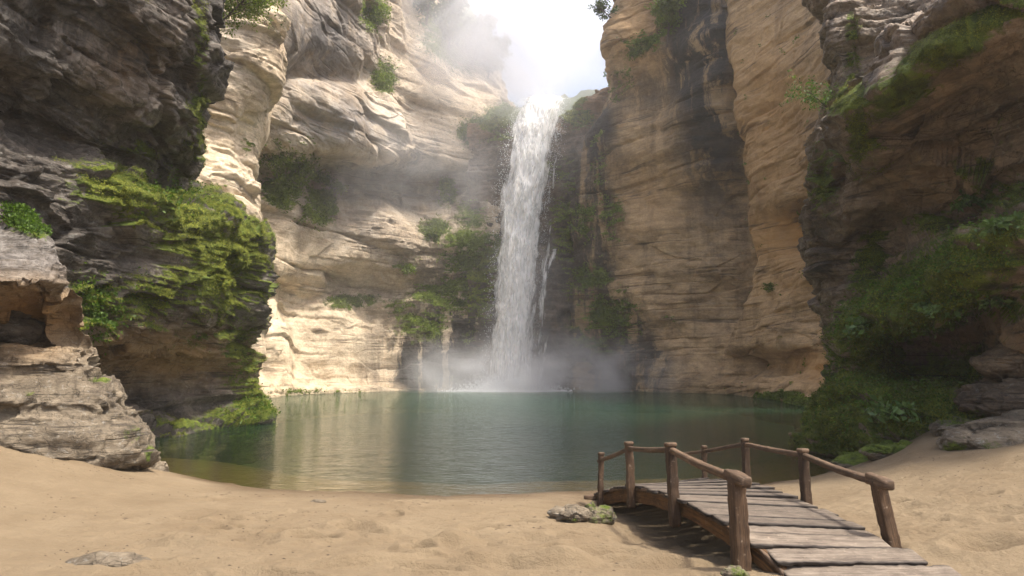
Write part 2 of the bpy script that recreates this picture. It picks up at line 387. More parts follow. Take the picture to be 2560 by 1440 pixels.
def sand_h(X, Y):
    sh = np.shape(X); X = np.ravel(X).astype(float); Y = np.ravel(Y).astype(float)
    t = np.interp(X, SH[:, 0], SH[:, 1]) - Y
    land = .34 * (1 - np.exp(-np.maximum(t, 0) / 2.6))
    lf = np.clip((-X - 4.2) / 6.5, 0, 1.4); lf = lf * lf * (1.35) * np.clip(t / 3.0, 0, 1.0)
    rf = np.clip((X - 3.8) / 6.5, 0, 1.4); rf = rf ** 1.4 * .95 * np.clip(t / 2.5, 0, 1.2)
    wat = np.where(t < 0, -np.minimum(.07 * (-t) + .012 * t * t, 3.0), 0)
    z = land + lf + rf + wat
    P = np.stack([X, Y, np.zeros_like(X)], 1)
    on = np.clip(t / 1.2, 0, 1)
    z = z + on * (.055 * fbm(P * .45, 3, 5) + .022 * fbm(P * np.array([1.1, 2.2, 1]), 3, 6) + .006 * fbm(P * np.array([4., 7., 1]), 3, 8))
    z = z + np.where(t > 0, 0, .03 * fbm(P * .8, 3, 9))
    # uneven trodden sand
    tr = np.clip(1 - np.abs(Y - 8.5) / 3.4, 0, 1) * np.clip((X + 7) / 3, 0, 1)
    f, e = facets(P * np.array([3.0, 4.5, 0]) + np.array([0, 0, .5]), 12, .9)
    z = z + tr * .030 * fbm(P * np.array([3.2, 5, 1]), 4, 14, .6)
    for (x, y, rx, ry, d, a) in DIM:
        m = (abs(X - x) < rx * 3) & (abs(Y - y) < ry * 3)
        if not m.any(): continue
        dx, dy = X[m] - x, Y[m] - y; c, s = math.cos(a), math.sin(a)
        q = ((dx * c + dy * s) / rx) ** 2 + ((-dx * s + dy * c) / ry) ** 2
        z[m] += 3.0 * d * (-np.exp(-q) + .38 * np.exp(-(np.sqrt(q) - 1.5) ** 2 * 4))
    # bank of sand over the near end of the bridge, hollow below it
    def g_(cx, cy, rx, ry, h): return h * np.exp(-((X - cx) / rx) ** 2 - ((Y - cy) / ry) ** 2)
    z = z + g_(2.1, 9.2, .9, 1.4, -.20) + g_(1.55, 11.0, .8, .7, -.13) + g_(4.2, 6.95, 1.0, .5, -.07) + g_(2.75, 6.55, .25, .15, .05)
    return z.reshape(sh)
xs = np.r_[-150, -80, np.linspace(-60, -12, 50), np.linspace(-11.6, -7.6, 80), np.linspace(-7.5, 7.5, 640), np.linspace(7.6, 12, 90), np.linspace(12.5, 60, 50), 80, 150]
ys = np.r_[-150, -60, np.linspace(-30, 4, 24), np.linspace(4.6, 13.6, 430), np.linspace(13.7, 22, 120), np.linspace(22.5, 100, 60), 140, 200]
GX, GY = np.meshgrid(xs, ys)
GZ = sand_h(GX, GY)
GZ = np.where(GY > 120, -1.0, GZ)
ground_o = mesh_obj('sand', np.stack([GX.ravel(), GY.ravel(), GZ.ravel()], 1), grid_faces(len(ys), len(xs)), M['sand'])
setp(ground_o, 'pale golden beach sand with shallow footprints in front of the pool', kind='structure')
wv = np.array([(-60, 9, 0), (60, 9, 0), (60, 100, 0), (-60, 100, 0)], float)
wo_ = mesh_obj('water', wv, [(0, 1, 2, 3)], M['water'], smooth=False)
setp(wo_, 'still green pool water turning amber at the sandy edge', kind='structure')

# ------------------------------------------------------------------ cliffs
def detail(P, seed, amp, kind='layered', dip=(0, 0)):
    """relief of a rock wall in metres (amp scales it)"""
    SC = np.array([.20, .20, .52]) if kind == 'blocky' else np.array([.24, .24, .4]) if kind == 'smooth' else np.array([.36, .36, .62])
    q = P + .45 * amp * np.stack([fbm(P * .3, 3, seed + 1), fbm(P * .3, 3, seed + 2), fbm(P * .3, 3, seed + 3)], 1)
    d = .55 * fbm(P * np.array([.16, .16, .22]) / amp ** .5, 4, seed)
    f1, e1 = facets(q * SC / amp, seed + 5, 1.0)
    f2, e2 = facets(q * np.array([.95, .95, 1.9]) / amp, seed + 6, 1.0)
    f3, e3 = facets(q * np.array([2.6, 2.6, 5.5]) / amp, seed + 16, 1.0)
    if kind == 'layered':
        d = d + .60 * f1 + .15 * f2 + .04 * f3
        d = d + .50 * strata(P, 2.3 * amp, seed + 7, dip) + .26 * strata(P, .8 * amp, seed + 8, dip) * np.clip(.6 + 1.5 * per(P * .2, seed + 44), 0, 1.3) + .10 * strata(P, .27 * amp, seed + 9, dip)
    elif kind == 'blocky':
        m = np.clip(.45 + 1.7 * per(P * .10, seed + 40), 0, 1)
        d = d * .65 + .20 * f1 + .11 * f2 * m + .045 * f3 * m
        d = d + .80 * strata(P, 3.2 * amp, seed + 7, dip) + .36 * strata(P, 1.1 * amp, seed + 8, dip) * m + .07 * strata(P, .4 * amp, seed + 9, dip) * m
    elif kind == 'smooth':
        m = np.clip(.45 + 1.6 * per(P * .12, seed + 40), 0, 1)
        d = d * 1.4 + .11 * f1 + .05 * f2 * m + .02 * f3 * m
        d = d + .42 * strata(P, 3.2 * amp, seed + 7, dip) * (.35 + m) + (.16 * m + .26 * np.clip((14 - P[:, 2]) / 8, 0, 1)) * strata(P, 1.0 * amp, seed + 8, dip) + .05 * strata(P, .35 * amp, seed + 9, dip) * m
    g_ = np.clip(.5 + 1.8 * per(P * .3, seed + 60), 0, 1)
    if kind != 'layered': g_ = g_ * .3
    d = d - .09 * np.exp(-(e1 / .03) ** 2) * g_ - .04 * np.exp(-(e2 / .05) ** 2) * g_
    d = d + (.05 if kind == 'layered' else .025) * fbm(P * 2.2 / amp, 4, seed + 10, .6)
    return d * amp
CL = {}
def bumps(L):
    def f(P):
        px, py = project(P); r = 0
        for b in L: r = r + b[4] * blob(px, py, *b[:4], *(b[5:6]))
        return r
    return f
def cliff(name, C, nr, nc, mat, seed, amp, label, moss=None, stain_shade=None, ochre=None, kind='layered', rw=None, cw=None, flip=False, edge=None, dip=(0, 0), grey=None, ck='structure'):
    A = resample_even(C, nr, rw); A = resample_even(A.transpose(1, 0, 2), nc, cw).transpose(1, 0, 2)
    du = np.gradient(A, axis=1); dv = np.gradient(A, axis=0); Nn = np.cross(du, dv); Nn /= np.linalg.norm(Nn, axis=2, keepdims=True) + 1e-9
    P = A.reshape(-1, 3); Nf = Nn.reshape(-1, 3)
    if flip: Nf = -Nf
    d = detail(P, seed, amp, kind, dip)
    if edge is not None: d = d + edge(P)
    V = P + Nf * d[:, None]
    G = V.reshape(nr, nc, 3); n2 = np.cross(np.gradient(G, axis=1), np.gradient(G, axis=0)).reshape(-1, 3)
    n2 /= np.linalg.norm(n2, axis=1, keepdims=True) + 1e-9
    if flip: n2 = -n2
    px, py = project(V)
    z = np.zeros(len(V))
    mo = z.copy()
    if moss: mo = moss(V, n2, px, py)
    V = V + Nf * (np.clip(mo, 0, 1.2) * (.30 - .62 * np.abs(per(V * np.array([1.2, 1.2, 1.0]), seed + 70)) - .30 * np.abs(per(V * 2.9, seed + 71)) + .05 * fbm(V * 6, 2, seed + 72)) * min(amp, 1.2))[:, None]
    fc = grid_faces(nr, nc)
    if flip: fc = fc[:, ::-1].copy()
    o = mesh_obj(name, V, fc, mat, attrs={'moss': mo, 'stain_shade': stain_shade(V, n2, px, py) if stain_shade else z, 'ochre': ochre(V, n2, px, py) if ochre else z, 'grey': grey(V, n2, px, py) if grey else z})
    setp(o, label, kind=ck)
    CL[name] = dict(V=V, n=n2, moss=mo, px=px, py=py, nr=nr, nc=nc)
    return o
def blob(px, py, cx, cy, rx, ry, a=0):
    dx, dy = px - cx, py - cy; c, s = math.cos(R(a)), math.sin(R(a))
    return np.exp(-(((dx * c + dy * s) / rx) ** 2 + ((-dx * s + dy * c) / ry) ** 2))
def blobs(px, py, L): 
    r = 0
    for b in L: r = np.maximum(r, b[4] * blob(px, py, *b[:4], *(b[5:6])))
    return r
def zrow(z, L): return [(KXz(px, Y, z) * Y if not isinstance(px, str) else float(px), Y, z) for px, Y in L]
def KXz(px, Y, z): return KX(px, py_of(Y, z))
def zx(z, L): return [(x, Y, z) for x, Y in L]

# B: the big dark cliff on the left, mossy shoulder over an undercut cave
BY = [8, 13, 16, 19, 22, 25.5, 29, 31, 34]
def brow(z, xs, tip=None, Y=BY):
    xs = list(xs); return [(x, y, z) for x, y in zip(xs, Y)]
def tx(px, Y, z): return KXz(px, Y, z) * Y
UY = [8, 13, 16, 18.5, 20.8, 22.6, 25, 29, 34]
B = [brow(-1.5, [-11.5, -11.5, -11.3, -11.0, -10.9, -10.8, tx(676, 29, 0), -13.5, -19]),
     brow(0, [-12.0, -12.0, -12.0, -11.8, -11.5, -11.0, tx(672, 29, 0), -13.5, -19]),
     brow(.9, [-12.8, -12.8, -13.0, -13.2, -13.1, -12.2, tx(640, 29, 1), -14, -19]),
     brow(2.0, [-12.8, -12.9, -13.2, -13.4, -13.2, -12.3, tx(632, 29, 2), -14, -19]),
     brow(2.9, [-11.8, -11.6, -11.3, -11.1, -11.2, -11.3, tx(640, 29, 3), -14, -19]),
     brow(3.6, [-11.6, -11.2, -10.7, -10.5, -10.5, -10.8, tx(648, 29, 3.6), -14, -19]),
     brow(4.6, [-11.5, -11.1, -10.6, -10.2, -10.0, -10.3, tx(660, 29, 4.6), -14, -19]),
     brow(6.0, [-11.2, -11.0, -10.5, -10.0, -9.8, -10.0, tx(664, 29, 6), -14, -19]),
     brow(7.1, [-11.3, -11.2, -10.7, -10.2, -10.0, -10.2, tx(650, 29, 7.2), -14.2, -19]),
     brow(8.0, [-11.9, -11.9, -11.7, -11.2, -11.1, -11.0, tx(622, 29, 8.2), -14.6, -19]),
     [(x, y, z) for x, y, z in zip([-11.6, -11.5, -11.3, -11.3, -11.6, -12.0, -12.6, -14.6, -19], [8, 13, 16, 18.7, 21.4, 24, 27.5, 29.5, 34], [8.5, 8.5, 8.5, 8.6, 8.8, 9.1, 9.6, 9.8, 9])],
     [(x, y, z) for x, y, z in zip([-10.9, -10.8, -10.5, -10.4, -10.6, tx(505, 23, 9.6), -13.2, -15, -19], UY, [9.2, 9.2, 9.3, 9.4, 9.5, 9.6, 10, 10.4, 10])],
     [(x, y, 10.8) for x, y in zip([-10.2, -10.1, -9.9, -9.8, -9.9, tx(517, 22.6, 10.8), -13.2, -15.4, -19], UY)],
     [(x, y, 13.0) for x, y in zip([-9.5, -9.4, -9.2, -9.1, -9.5, tx(528, 22.6, 13.0), -13.2, -15.5, -19], UY)],
     [(x, y, 16.0) for x, y in zip([-8.9, -8.8, -8.6, -8.7, -9.2, tx(508, 22.6, 15.5), -13.5, -15.5, -19], UY)],
     [(x, y, 21.0) for x, y in zip([-8.4, -8.3, -8.1, -8.3, -9, -10.6, -13.8, -16, -20], UY)],
     [(x, y, 25.0) for x, y in zip([-12, -12, -12, -12, -12.5, -13, -15.5, -18, -22], UY)],
     [(x, y, 27.0) for x, y in zip([-18, -18, -18, -18, -18, -18, -20, -22, -26], UY)]]
B = np.array(B, float)
def up(n, a, b): return np.clip((n[:, 2] - a) / (b - a), 0, 1)
def moss_b(V, n, px, py):
    q = blobs(px, py, [(330, 500, 150, 70, 1.2, 15), (480, 560, 170, 90, 1.3, 25), (560, 640, 130, 120, 1.3, 40), (560, 740, 90, 140, .95, 60), (600, 860, 60, 120, .9), (400, 760, 130, 80, .8, 10),
                       (230, 770, 80, 90, .95), (450, 700, 80, 60, .7), (640, 1000, 60, 80, .9), (620, 1060, 120, 40, .8), (500, 200, 18, 300, .9), (470, 380, 25, 130, .7), (350, 370, 70, 20, .7, 20), (450, 1070, 250, 30, .45), (480, 800, 80, 80, .7)])
    return q * (.5 + .75 * up(n, -.3, .3)) + .18 * up(n, .3, .8)
SIDE = np.array([0, 0, 1.])
cliff('left_cliff', B, 760, 620, M['grey_rock'], 11, .72, edge=bumps([(400, 960, 190, 60, -.7), (530, 650, 120, 100, .6), (595, 715, 38, 50, -.9), (330, 510, 110, 45, .45, 20), (440, 470, 60, 25, -.4), (470, 760, 60, 60, .35), (560, 560, 60, 40, .4), (250, 640, 80, 80, -.25), (620, 850, 40, 60, -.4), (640, 780, 25, 40, .3), (620, 1040, 60, 40, .4)]), label= 'dark grey overhanging cliff with a mossy shoulder above a low cave, on the left', moss=moss_b,
      stain_shade=lambda V, n, px, py: np.clip(blobs(px, py, [(200, 80, 420, 160, .75), (450, 180, 90, 220, .6)]) + np.clip((2.2 - V[:, 2]) * .5, 0, .85), 0, 1),  # shade under the overhang and in the cave painted as darker rock
      ochre=lambda V, n, px, py: blobs(px, py, [(420, 890, 260, 70, .75), (330, 140, 130, 100, .25)]),
      rw=lambda D: np.clip(2.2 - np.abs(D[:, :, 2].mean(1)[:-1] - 6) / 12, .5, 3), cw=lambda D: np.clip(60 / (D[:, :, 1].mean(1)[:-1] + 8) ** 1.2, .6, 4))

# C: pale sunlit buttress behind it
def prow(py_sil, z, L): return [(KXz(px, Y, z) * Y, Y, z) for px, Y in L]
C_ = []
for z, s, d in [(-1, 636, 0), (4, 636, 0), (9.7, 633, 0), (12, 650, .2), (14, 646, .4), (15.8, 637, .5), (17.4, 667, -.4), (20.1, 694, -1.0), (22.4, 697, -1), (25, 690, -.6), (29, 680, 0), (33, 660, 1), (35, 640, 5)]:
    C_.append(prow(0, z, [(330, 30), (440, 34 + d), (510, 36 + d), (570, 37 + d), (s - 45, 38.2 + d), (s - 4, 40 + d), (s - 8, 43.5), (s - 70, 50)]))
cliff('sunlit_buttress', np.array(C_, float), 520, 300, M['tan_rock'], 23, .95, 'pale sunlit rock buttress between the dark left cliff and the back wall',
      lambda V, n, px, py: blobs(px, py, [(690, 60, 40, 40, .7), (620, 350, 22, 50, .8), (560, 470, 40, 40, .5)]) * (.4 + .8 * up(n, -.2, .4)), kind='blocky', grey=lambda V, n, px, py: blobs(px, py, [(580, 120, 50, 120, .5), (600, 500, 60, 80, .3)]))

# D: back wall, left half of the amphitheatre
dpx = [430, 560, 660, 760, 860, 960, 1060, 1150, 1230, 1300]
cap = np.array([60, 60, 60, 59, 58, 57, 56, 53, 46.5, 33])
D_ = []
def drow(k, Ys, z=None):
    r = []
    for i, (px, Y) in enumerate(zip(dpx, Ys)):
        zz = z if z is not None else CAMZ + KZ(k) * Y
        zz = min(zz, cap[i]); r.append((KXz(px, Y, zz) * Y, Y, zz))
    D_.append(r)
drow(0, [44, 47, 50.5, 56, 60.5, 63.5, 65.3, 66.3, 67, 67.5], -2)
drow(0, [44, 47, 50.7, 56.2, 60.7, 63.7, 65.3, 66.3, 67, 67.5], .3)
for k, Ys in [(935, [44, 48, 52, 58, 62, 64.5, 66, 67, 67.5, 68]), (880, [44.5, 49, 53.2, 59.5, 63, 65, 66, 67, 68, 68.5]), (820, [45, 49.8, 54.2, 60.6, 64, 66, 67, 68, 68.5, 69]),
              (765, [45, 50, 55, 61.6, 65.2, 67.6, 68.2, 68.6, 69, 69.3]), (720, [45.5, 50.5, 55, 62, 67.2, 69.5, 69.4, 69, 69.3, 69.6]), (670, [45, 49.5, 53.5, 59.6, 63.6, 66.6, 68, 69, 69.3, 69.6]),
              (610, [44, 48.5, 53, 59, 63, 66, 68, 69.2, 69.6, 70]), (555, [44, 48, 52.5, 58.8, 63, 67, 69.5, 70.5, 70.5, 70.5]), (490, [44, 48, 53, 60, 66, 70.5, 72, 71.5, 71, 71]), (435, [44, 48, 54, 63, 70, 74, 74, 73, 71.8, 71.5]),
              (395, [42.5, 46.5, 50, 56, 60.5, 64.5, 69, 71, 71.8, 72]), (350, [41, 45, 48.5, 52.5, 56.6, 62, 68.5, 72, 73, 74]), (290, [41, 45, 48, 52, 56.2, 62.4, 71, 74.5, 76.5, 78]), (225, [41, 45, 48, 52.5, 57, 64.5, 73, 78, 81, 84]),
              (190, [42, 46, 50, 54.5, 58.5, 65.6, 74, 79.5, 83, 88]), (120, [40, 44, 47, 51, 55.5, 66, 75, 82, 87, 95]), (50, [40, 43, 46, 50, 54.5, 66, 77, 85, 92, 104]), (-20, [40, 43, 46, 50.5, 55, 67, 80, 90, 100, 114]),
              (-120, [41, 44.5, 48, 52.5, 58, 70, 86, 98, 110, 124]), (-260, [46, 50, 54, 58, 66, 80, 96, 110, 122, 136])]: drow(k, Ys)
def moss_d(V, n, px, py):
    q = blobs(px, py, [(740, 410, 110, 60, 1.1, 20), (700, 480, 60, 60, 1.0), (800, 520, 50, 60, .9), (930, 30, 40, 60, 1.), (960, 190, 40, 50, .9), (1150, 90, 110, 90, 1.0), (1120, 470, 30, 60, .7), (1090, 570, 50, 30, .8), (1200, 330, 70, 50, .8), (1260, 300, 60, 50, .9),
                       (880, 755, 80, 25, .8), (1120, 950, 80, 14, .5), (1000, 770, 70, 25, .7), (1180, 640, 90, 70, 1.2), (1130, 730, 110, 60, 1.0), (1060, 800, 90, 70, .7), (1230, 360, 50, 80, .7), (780, 980, 180, 12, .5), (1180, 540, 60, 60, .6), (1190, 850, 80, 50, .45), (1020, 660, 60, 25, .6)])
    return q * (.55 + .7 * up(n, -.2, .4))
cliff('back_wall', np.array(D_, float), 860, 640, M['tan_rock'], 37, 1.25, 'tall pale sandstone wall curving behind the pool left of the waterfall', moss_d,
      stain_shade=lambda V, n, px, py: np.clip(blobs(px, py, [(1140, 740, 140, 170, .8), (1130, 880, 190, 150, 1.5), (1090, 900, 110, 90, 2.6), (1200, 700, 150, 120, .65), (960, 500, 200, 50, .45), (790, 90, 120, 120, .5), (1180, 500, 100, 80, .6)]), 0, 2.6),  # darker beside the fall: wet rock plus shade put into the colour
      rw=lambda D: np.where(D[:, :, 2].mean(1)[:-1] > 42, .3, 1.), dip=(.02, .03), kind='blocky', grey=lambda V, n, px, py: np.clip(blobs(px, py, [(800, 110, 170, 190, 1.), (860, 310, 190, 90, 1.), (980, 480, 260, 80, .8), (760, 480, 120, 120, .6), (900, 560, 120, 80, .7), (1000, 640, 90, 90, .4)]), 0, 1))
gb = CL['back_wall']
# grey weathering of the upper bulge is a colour of the stone itself

# E: wall behind and beside the waterfall
epx = [1170, 1230, 1290, 1340, 1390, 1440, 1500, 1580, 1680]
ecap = [28.6, 28.6, 28.0, 27.9, 28.3, 30.0, 32.6, 35, 38]
E_ = []
def erow(z, Ys):
    E_.append([(KXz(px, Y, min(z, c)) * Y, Y, min(z, c)) for px, Y, c in zip(epx, Ys, ecap)])
for z, Ys in [(-2, [67, 67, 67.5, 68, 68, 67.5, 66.5, 65, 64]), (.4, [67, 67, 67.5, 68, 68, 67.5, 66.5, 65, 64]), (3, [67, 67, 67.6, 68, 68, 67.6, 66.8, 65.6, 64]), (6, [68, 68, 68, 68.2, 68.2, 68, 67.4, 66.4, 65]),
              (9, [68.4, 68.2, 68.2, 68.4, 68.2, 68, 67.6, 67, 66]), (12, [69, 68.6, 68.6, 68.7, 68.6, 68.3, 67.8, 67.2, 66]), (16, [70, 69.6, 69.2, 69.2, 69, 68.8, 68.4, 68, 67]), (20, [71, 70.2, 69.6, 69.5, 69.3, 69, 69, 69, 68]),
              (23.5, [70.6, 70, 69.4, 69.3, 69.2, 68.6, 68, 67.5, 67]), (25.4, [71, 70.2, 69.5, 69.4, 69.3, 69.4, 69, 68, 67]), (27.3, [72, 70.8, 70.0, 69.7, 69.6, 70, 69.5, 68.5, 67]), (28.8, [74, 72, 71.4, 71.2, 71, 70.6, 70, 69, 68]),
              (31, [80, 76, 75, 74.6, 74.4, 72, 71, 70, 69]), (34, [90, 84, 82, 82, 82, 76, 73.5, 71, 70]), (38, [110, 104, 102, 102, 102, 88, 80, 76, 74]), (40, [130, 126, 126, 126, 126, 110, 100, 90, 85])]: erow(z, Ys)
def moss_e(V, n, px, py):
    q = blobs(px, py, [(1440, 290, 50, 40, 1.), (1430, 250, 40, 25, 1.), (1250, 320, 60, 50, .9), (1420, 560, 60, 120, .8), (1480, 700, 80, 90, .9), (1500, 830, 90, 70, .9), (1400, 420, 60, 40, .7), (1200, 650, 70, 100, 1.1), (1180, 760, 80, 60, .9), (1560, 780, 60, 60, .7), (1450, 480, 60, 60, .7)])
    return q * (.5 + .75 * up(n, -.2, .4))
cliff('waterfall_ledge_wall', np.array(E_, float), 420, 360, M['dark_rock'], 51, 1.15, 'dark wet mossy rock wall directly behind the waterfall', moss_e,
      stain_shade=lambda V, n, px, py: np.clip((22 - V[:, 2]) / 20, 0, .5), ochre=lambda V, n, px, py: np.clip((V[:, 2] - 26) / 6, 0, .5), rw=lambda D: np.where(D[:, :, 1].mean(1)[:-1] > 80, .25, 1.))

# F: right-hand sandstone wall
fs = [(-120, 1548), (0, 1540), (58, 1513), (95, 1500), (132, 1513), (169, 1519), (243, 1514), (330, 1480), (400, 1450), (520, 1435), (1000, 1430)]
fb_y = [-200, 250, 330, 500, 620, 700, 760, 830, 900, 960, 1010]; fb_x = [1000, 1500, 1515, 1530, 1545, 1550, 1578, 1640, 1690, 1655, 1650]
def wetside(px, py): return np.clip((np.interp(py, fb_y, fb_x) + 26 * np.sin(py / 37.) * .4 - px) / 40 + .5, 0, 1)
fr = [0, .1, .28, .46, .64, .82, 1.]
F_ = []
def frow(k, Ys, z=None):
    s = np.interp(k, [a for a, b in fs], [b for a, b in fs])
    r = [(s + 34, Ys[0] + 11), (s + 4, Ys[0] + 3)] + [(s + f * (1990 - s), Y) for f, Y in zip(fr, Ys)]
    o = []
    for q, (px, Y) in enumerate(r):
        zz = (z[q] if isinstance(z, list) else z) if z is not None else CAMZ + KZ(k) * Y
        o.append((KXz(px, Y, zz) * Y, Y, zz))
    F_.append(o)
frow(985, [68, 66.5, 63, 60.5, 58, 56, 55.5], -1.5)
frow(970, [68, 66.5, 63, 60.5, 58, 56, 55.5], .2)
for k, Ys in [(950, [68, 66.6, 63.4, 60.8, 58.2, 56, 55.5]), (900, [68.4, 67, 64.2, 61.6, 59.2, 57, 56.4]), (830, [68.4, 67, 64.2, 61.8, 59.8, 58.4, 57.4]), (760, [68.2, 66.8, 63.8, 61.6, 60.1, 58.8, 57.8]), (700, [67.8, 66.2, 63.2, 61.0, 59.8, 58.8, 57.8]),
              (640, [67.6, 65.8, 62.8, 60.4, 59.2, 58.4, 57.5]), (560, [67.4, 65.6, 62.8, 60.4, 59.0, 58.4, 57.5]), (490, [67.4, 65.4, 62.6, 60.0, 58.6, 58, 57]), (430, [67, 64.6, 61.6, 58.6, 57.2, 57.2, 57]), (370, [66, 63.4, 60.2, 57.2, 55.8, 56.2, 57]),
              (290, [64, 62, 59, 56, 54.4, 55, 57]), (230, [63, 61.4, 58.6, 55.4, 53.8, 54.8, 57]), (170, [62, 60.4, 58, 55, 53.3, 54.5, 57]), (100, [60, 58.5, 57.8, 55, 52.8, 54, 56]), (30, [60, 58.5, 57.6, 55, 52.6, 53.6, 55.5]), (-30, [60, 58.5, 57, 54.5, 52.4, 53.5, 55])]: frow(k, Ys)
frow(-140, [61, 59.5, 58.5, 56.5, 55, 55, 56.5], [38, 38, 38, 39, 42, 46, 48, 50, 50])  # unseen top: column heights shaped to throw shade on the back wall
frow(-140, [61, 60, 59, 57.5, 56, 56, 57], [39, 39.5, 40, 41, 48, 58, 62, 63, 62])
frow(-140, [64, 63, 62, 61, 61, 61, 61], [40, 40, 41, 42, 50, 61, 66, 66, 64])
def moss_f(V, n, px, py):
    q = blobs(px, py, [(1600, 120, 70, 40, 1.1, -25), (1560, 190, 50, 60, .8), (1530, 560, 50, 130, .6), (1530, 790, 90, 80, 1.0), (1480, 690, 60, 60, .9), (1490, 860, 60, 60, .8), (1670, 800, 40, 25, .6), (1460, 560, 50, 80, .8), (1500, 400, 30, 100, .6), (1660, 50, 40, 80, .7)])
    return q * (.6 + .6 * up(n, -.2, .4))
cliff('right_sandstone_wall', np.array(F_, float), 760, 420, M['amber_rock'], 67, 1.15, 'tan layered sandstone wall right of the waterfall with black streaks below its overhang', moss_f,
      stain_shade=lambda V, n, px, py: np.clip(blobs(px, py, [(1750, 120, 100, 240, 1.5), (1780, 330, 90, 140, 1.3), (1640, 230, 110, 80, .7), (1790, 450, 60, 110, .75, 10), (1530, 300, 40, 120, .6)]) + .9 * wetside(px, py), 0, 1),
      ochre=lambda V, n, px, py: blobs(px, py, [(1600, 60, 60, 120, .6), (1640, 500, 120, 80, .3)]), kind='smooth', dip=(.0, .05),
      rw=lambda D: np.where(D[:, :, 2].mean(1)[:-1] > 36, .35, 1.))

# G: orange sandstone column in front of it
gs = [(-150, 1806), (-50, 1810), (0, 1812), (95, 1827), (211, 1822), (285, 1859), (370, 1864), (460, 1870), (560, 1875), (650, 1896), (755, 1875), (787, 1863), (862, 1825), (938, 1782), (960, 1760), (1000, 1760)]
gr = [0, .12, .30, .5, .72, 1.]
G_ = []
def grow(k, Ys, z=None):
    s = np.interp(k, [a for a, b in gs], [b for a, b in gs])
    r = [(s + 30, Ys[0] + 9), (s + 3, Ys[0] + 2)] + [(s + f * (2260 - s), Y) for f, Y in zip(gr, Ys)]
    o = []
    for px, Y in r:
        zz = z if z is not None else CAMZ + KZ(k) * Y
        o.append((KXz(px, Y, zz) * Y, Y, zz))
    G_.append(o)
grow(1000, [59.5, 56, 49.5, 41, 34, 28], -1.5)
grow(990, [59.5, 56, 49.5, 41, 34, 28], .2)
for k, Ys in [(955, [59, 56.3, 50.2, 43, 36, 30]), (925, [60, 60.5, 54.6, 45.4, 38, 31]), (900, [60, 60.4, 54.4, 46, 38.5, 32]), (870, [58, 55, 50, 45, 38.8, 33]), (830, [57, 54.2, 49.6, 45, 39.5, 33.5]), (780, [56, 53.6, 49.6, 45.3, 40, 34]),
              (710, [55, 53, 49.2, 45.4, 40.2, 34.5]), (650, [54, 52, 49.4, 46.2, 40.6, 35]), (600, [54, 52.4, 51.2, 48.2, 42, 36]), (550, [54, 52.4, 50.8, 47.6, 42, 36]), (500, [53, 51, 48.2, 45.4, 41, 35.5]), (430, [52.6, 50.6, 47.8, 44.6, 40, 35]), (300, [52, 50.2, 47.5, 44, 39.5, 35]),
              (150, [52, 50, 47, 43.5, 39.5, 35]), (0, [51.5, 49.5, 46.8, 43.5, 39, 35]), (-120, [51.5, 49.5, 46.8, 43.5, 39, 35])]: grow(k, Ys)
grow(-140, [52.5, 51, 48.5, 45, 41, 37], 43)  # unseen top, height set to let sun reach the back wall
grow(-140, [58, 58, 56, 53, 50, 46], 46)
cliff('orange_rock_column', np.array(G_, float), 760, 420, M['amber_rock'], 83, .85, 'smooth orange sandstone column with a hollow at its foot beside the pool',
      lambda V, n, px, py: blobs(px, py, [(1940, 990, 60, 12, .9), (2000, 1005, 60, 12, 1.), (1920, 715, 20, 12, .5)]) * .9,
      stain_shade=lambda V, n, px, py: blobs(px, py, [(1900, 985, 160, 6, .5)]),
      ochre=lambda V, n, px, py: np.clip(blobs(px, py, [(1960, 590, 130, 80, 1.1), (1920, 300, 110, 260, .75), (2000, 480, 120, 80, .45), (2050, 920, 60, 40, .7), (1960, 700, 120, 60, .4)]), 0, 1), kind='smooth', dip=(.0, .12),
      rw=lambda D: np.where(D[:, :, 2].mean(1)[:-1] > 32, .35, 1.))

# H: dark mossy cliff on the right
hs = [(-200, 2050), (0, 2052), (53, 2062), (106, 2081), (195, 2089), (232, 2081), (300, 2060), (370, 2033), (464, 2017), (507, 2033), (628, 2054), (716, 2066), (763, 2085), (806, 2094), (839, 2112), (867, 2104), (952, 2080), (994, 2078), (1037, 2045), (1089, 2002), (1127, 1992), (1170, 1992)]
hb = [2130, 2200, 2300, 2420, 2560, 2760, 3100]
hY = [18.6, 17.4, 16.2, 15.0, 13.6, 12.3, 11.0]
H_ = []
def hrow(z, m, dY=0.):
    Ys = 20.6 * m[0]; k = py_of(Ys, z); s = np.interp(k, [a for a, b in hs], [b for a, b in hs])
    r = [(s + 150, Ys + 9), (s + 22, Ys + 3.2), (s, Ys)] + [(max(px, s + 40 + 20 * i), Y * mm) for i, (px, Y, mm) in enumerate(zip(hb, hY, m[1:]))]
    H_.append([(KXz(px, Y, z) * Y, Y, z) for px, Y in r])
hrow(-.8, [.95, .89, .88, .90, .93, .95, .97, .97])
hrow(.3, [.95, .89, .88, .90, .93, .95, .97, .97])
hrow(.9, [.96, .90, .89, .90, .92, .94, .96, .96])
hrow(1.4, [.98, .93, .92, .93, .94, .95, .96, .96])
hrow(2.0, [.99, .97, .98, 1.01, 1.0, .98, .97, .97])
hrow(2.6, [.99, .97, .98, 1.03, 1.02, .98, .96, .96])
hrow(3.1, [1.0, .95, .94, .96, .95, .94, .94, .94])
hrow(3.6, [1.0, .95, .90, .90, .90, .90, .92, .92])
hrow(4.2, [1.0, .99, .93, .90, .88, .88, .90, .90])
hrow(4.8, [1.0, 1.03, 1.00, .96, .92, .90, .91, .91])
hrow(5.5, [1.0, 1.05, 1.07, 1.05, 1.01, .96, .95, .95])
hrow(6.1, [1.0, 1.02, 1.06, 1.08, 1.06, 1.02, .98, .98])
hrow(6.6, [1.0, .97, .99, 1.02, 1.05, 1.05, 1.0, 1.0])
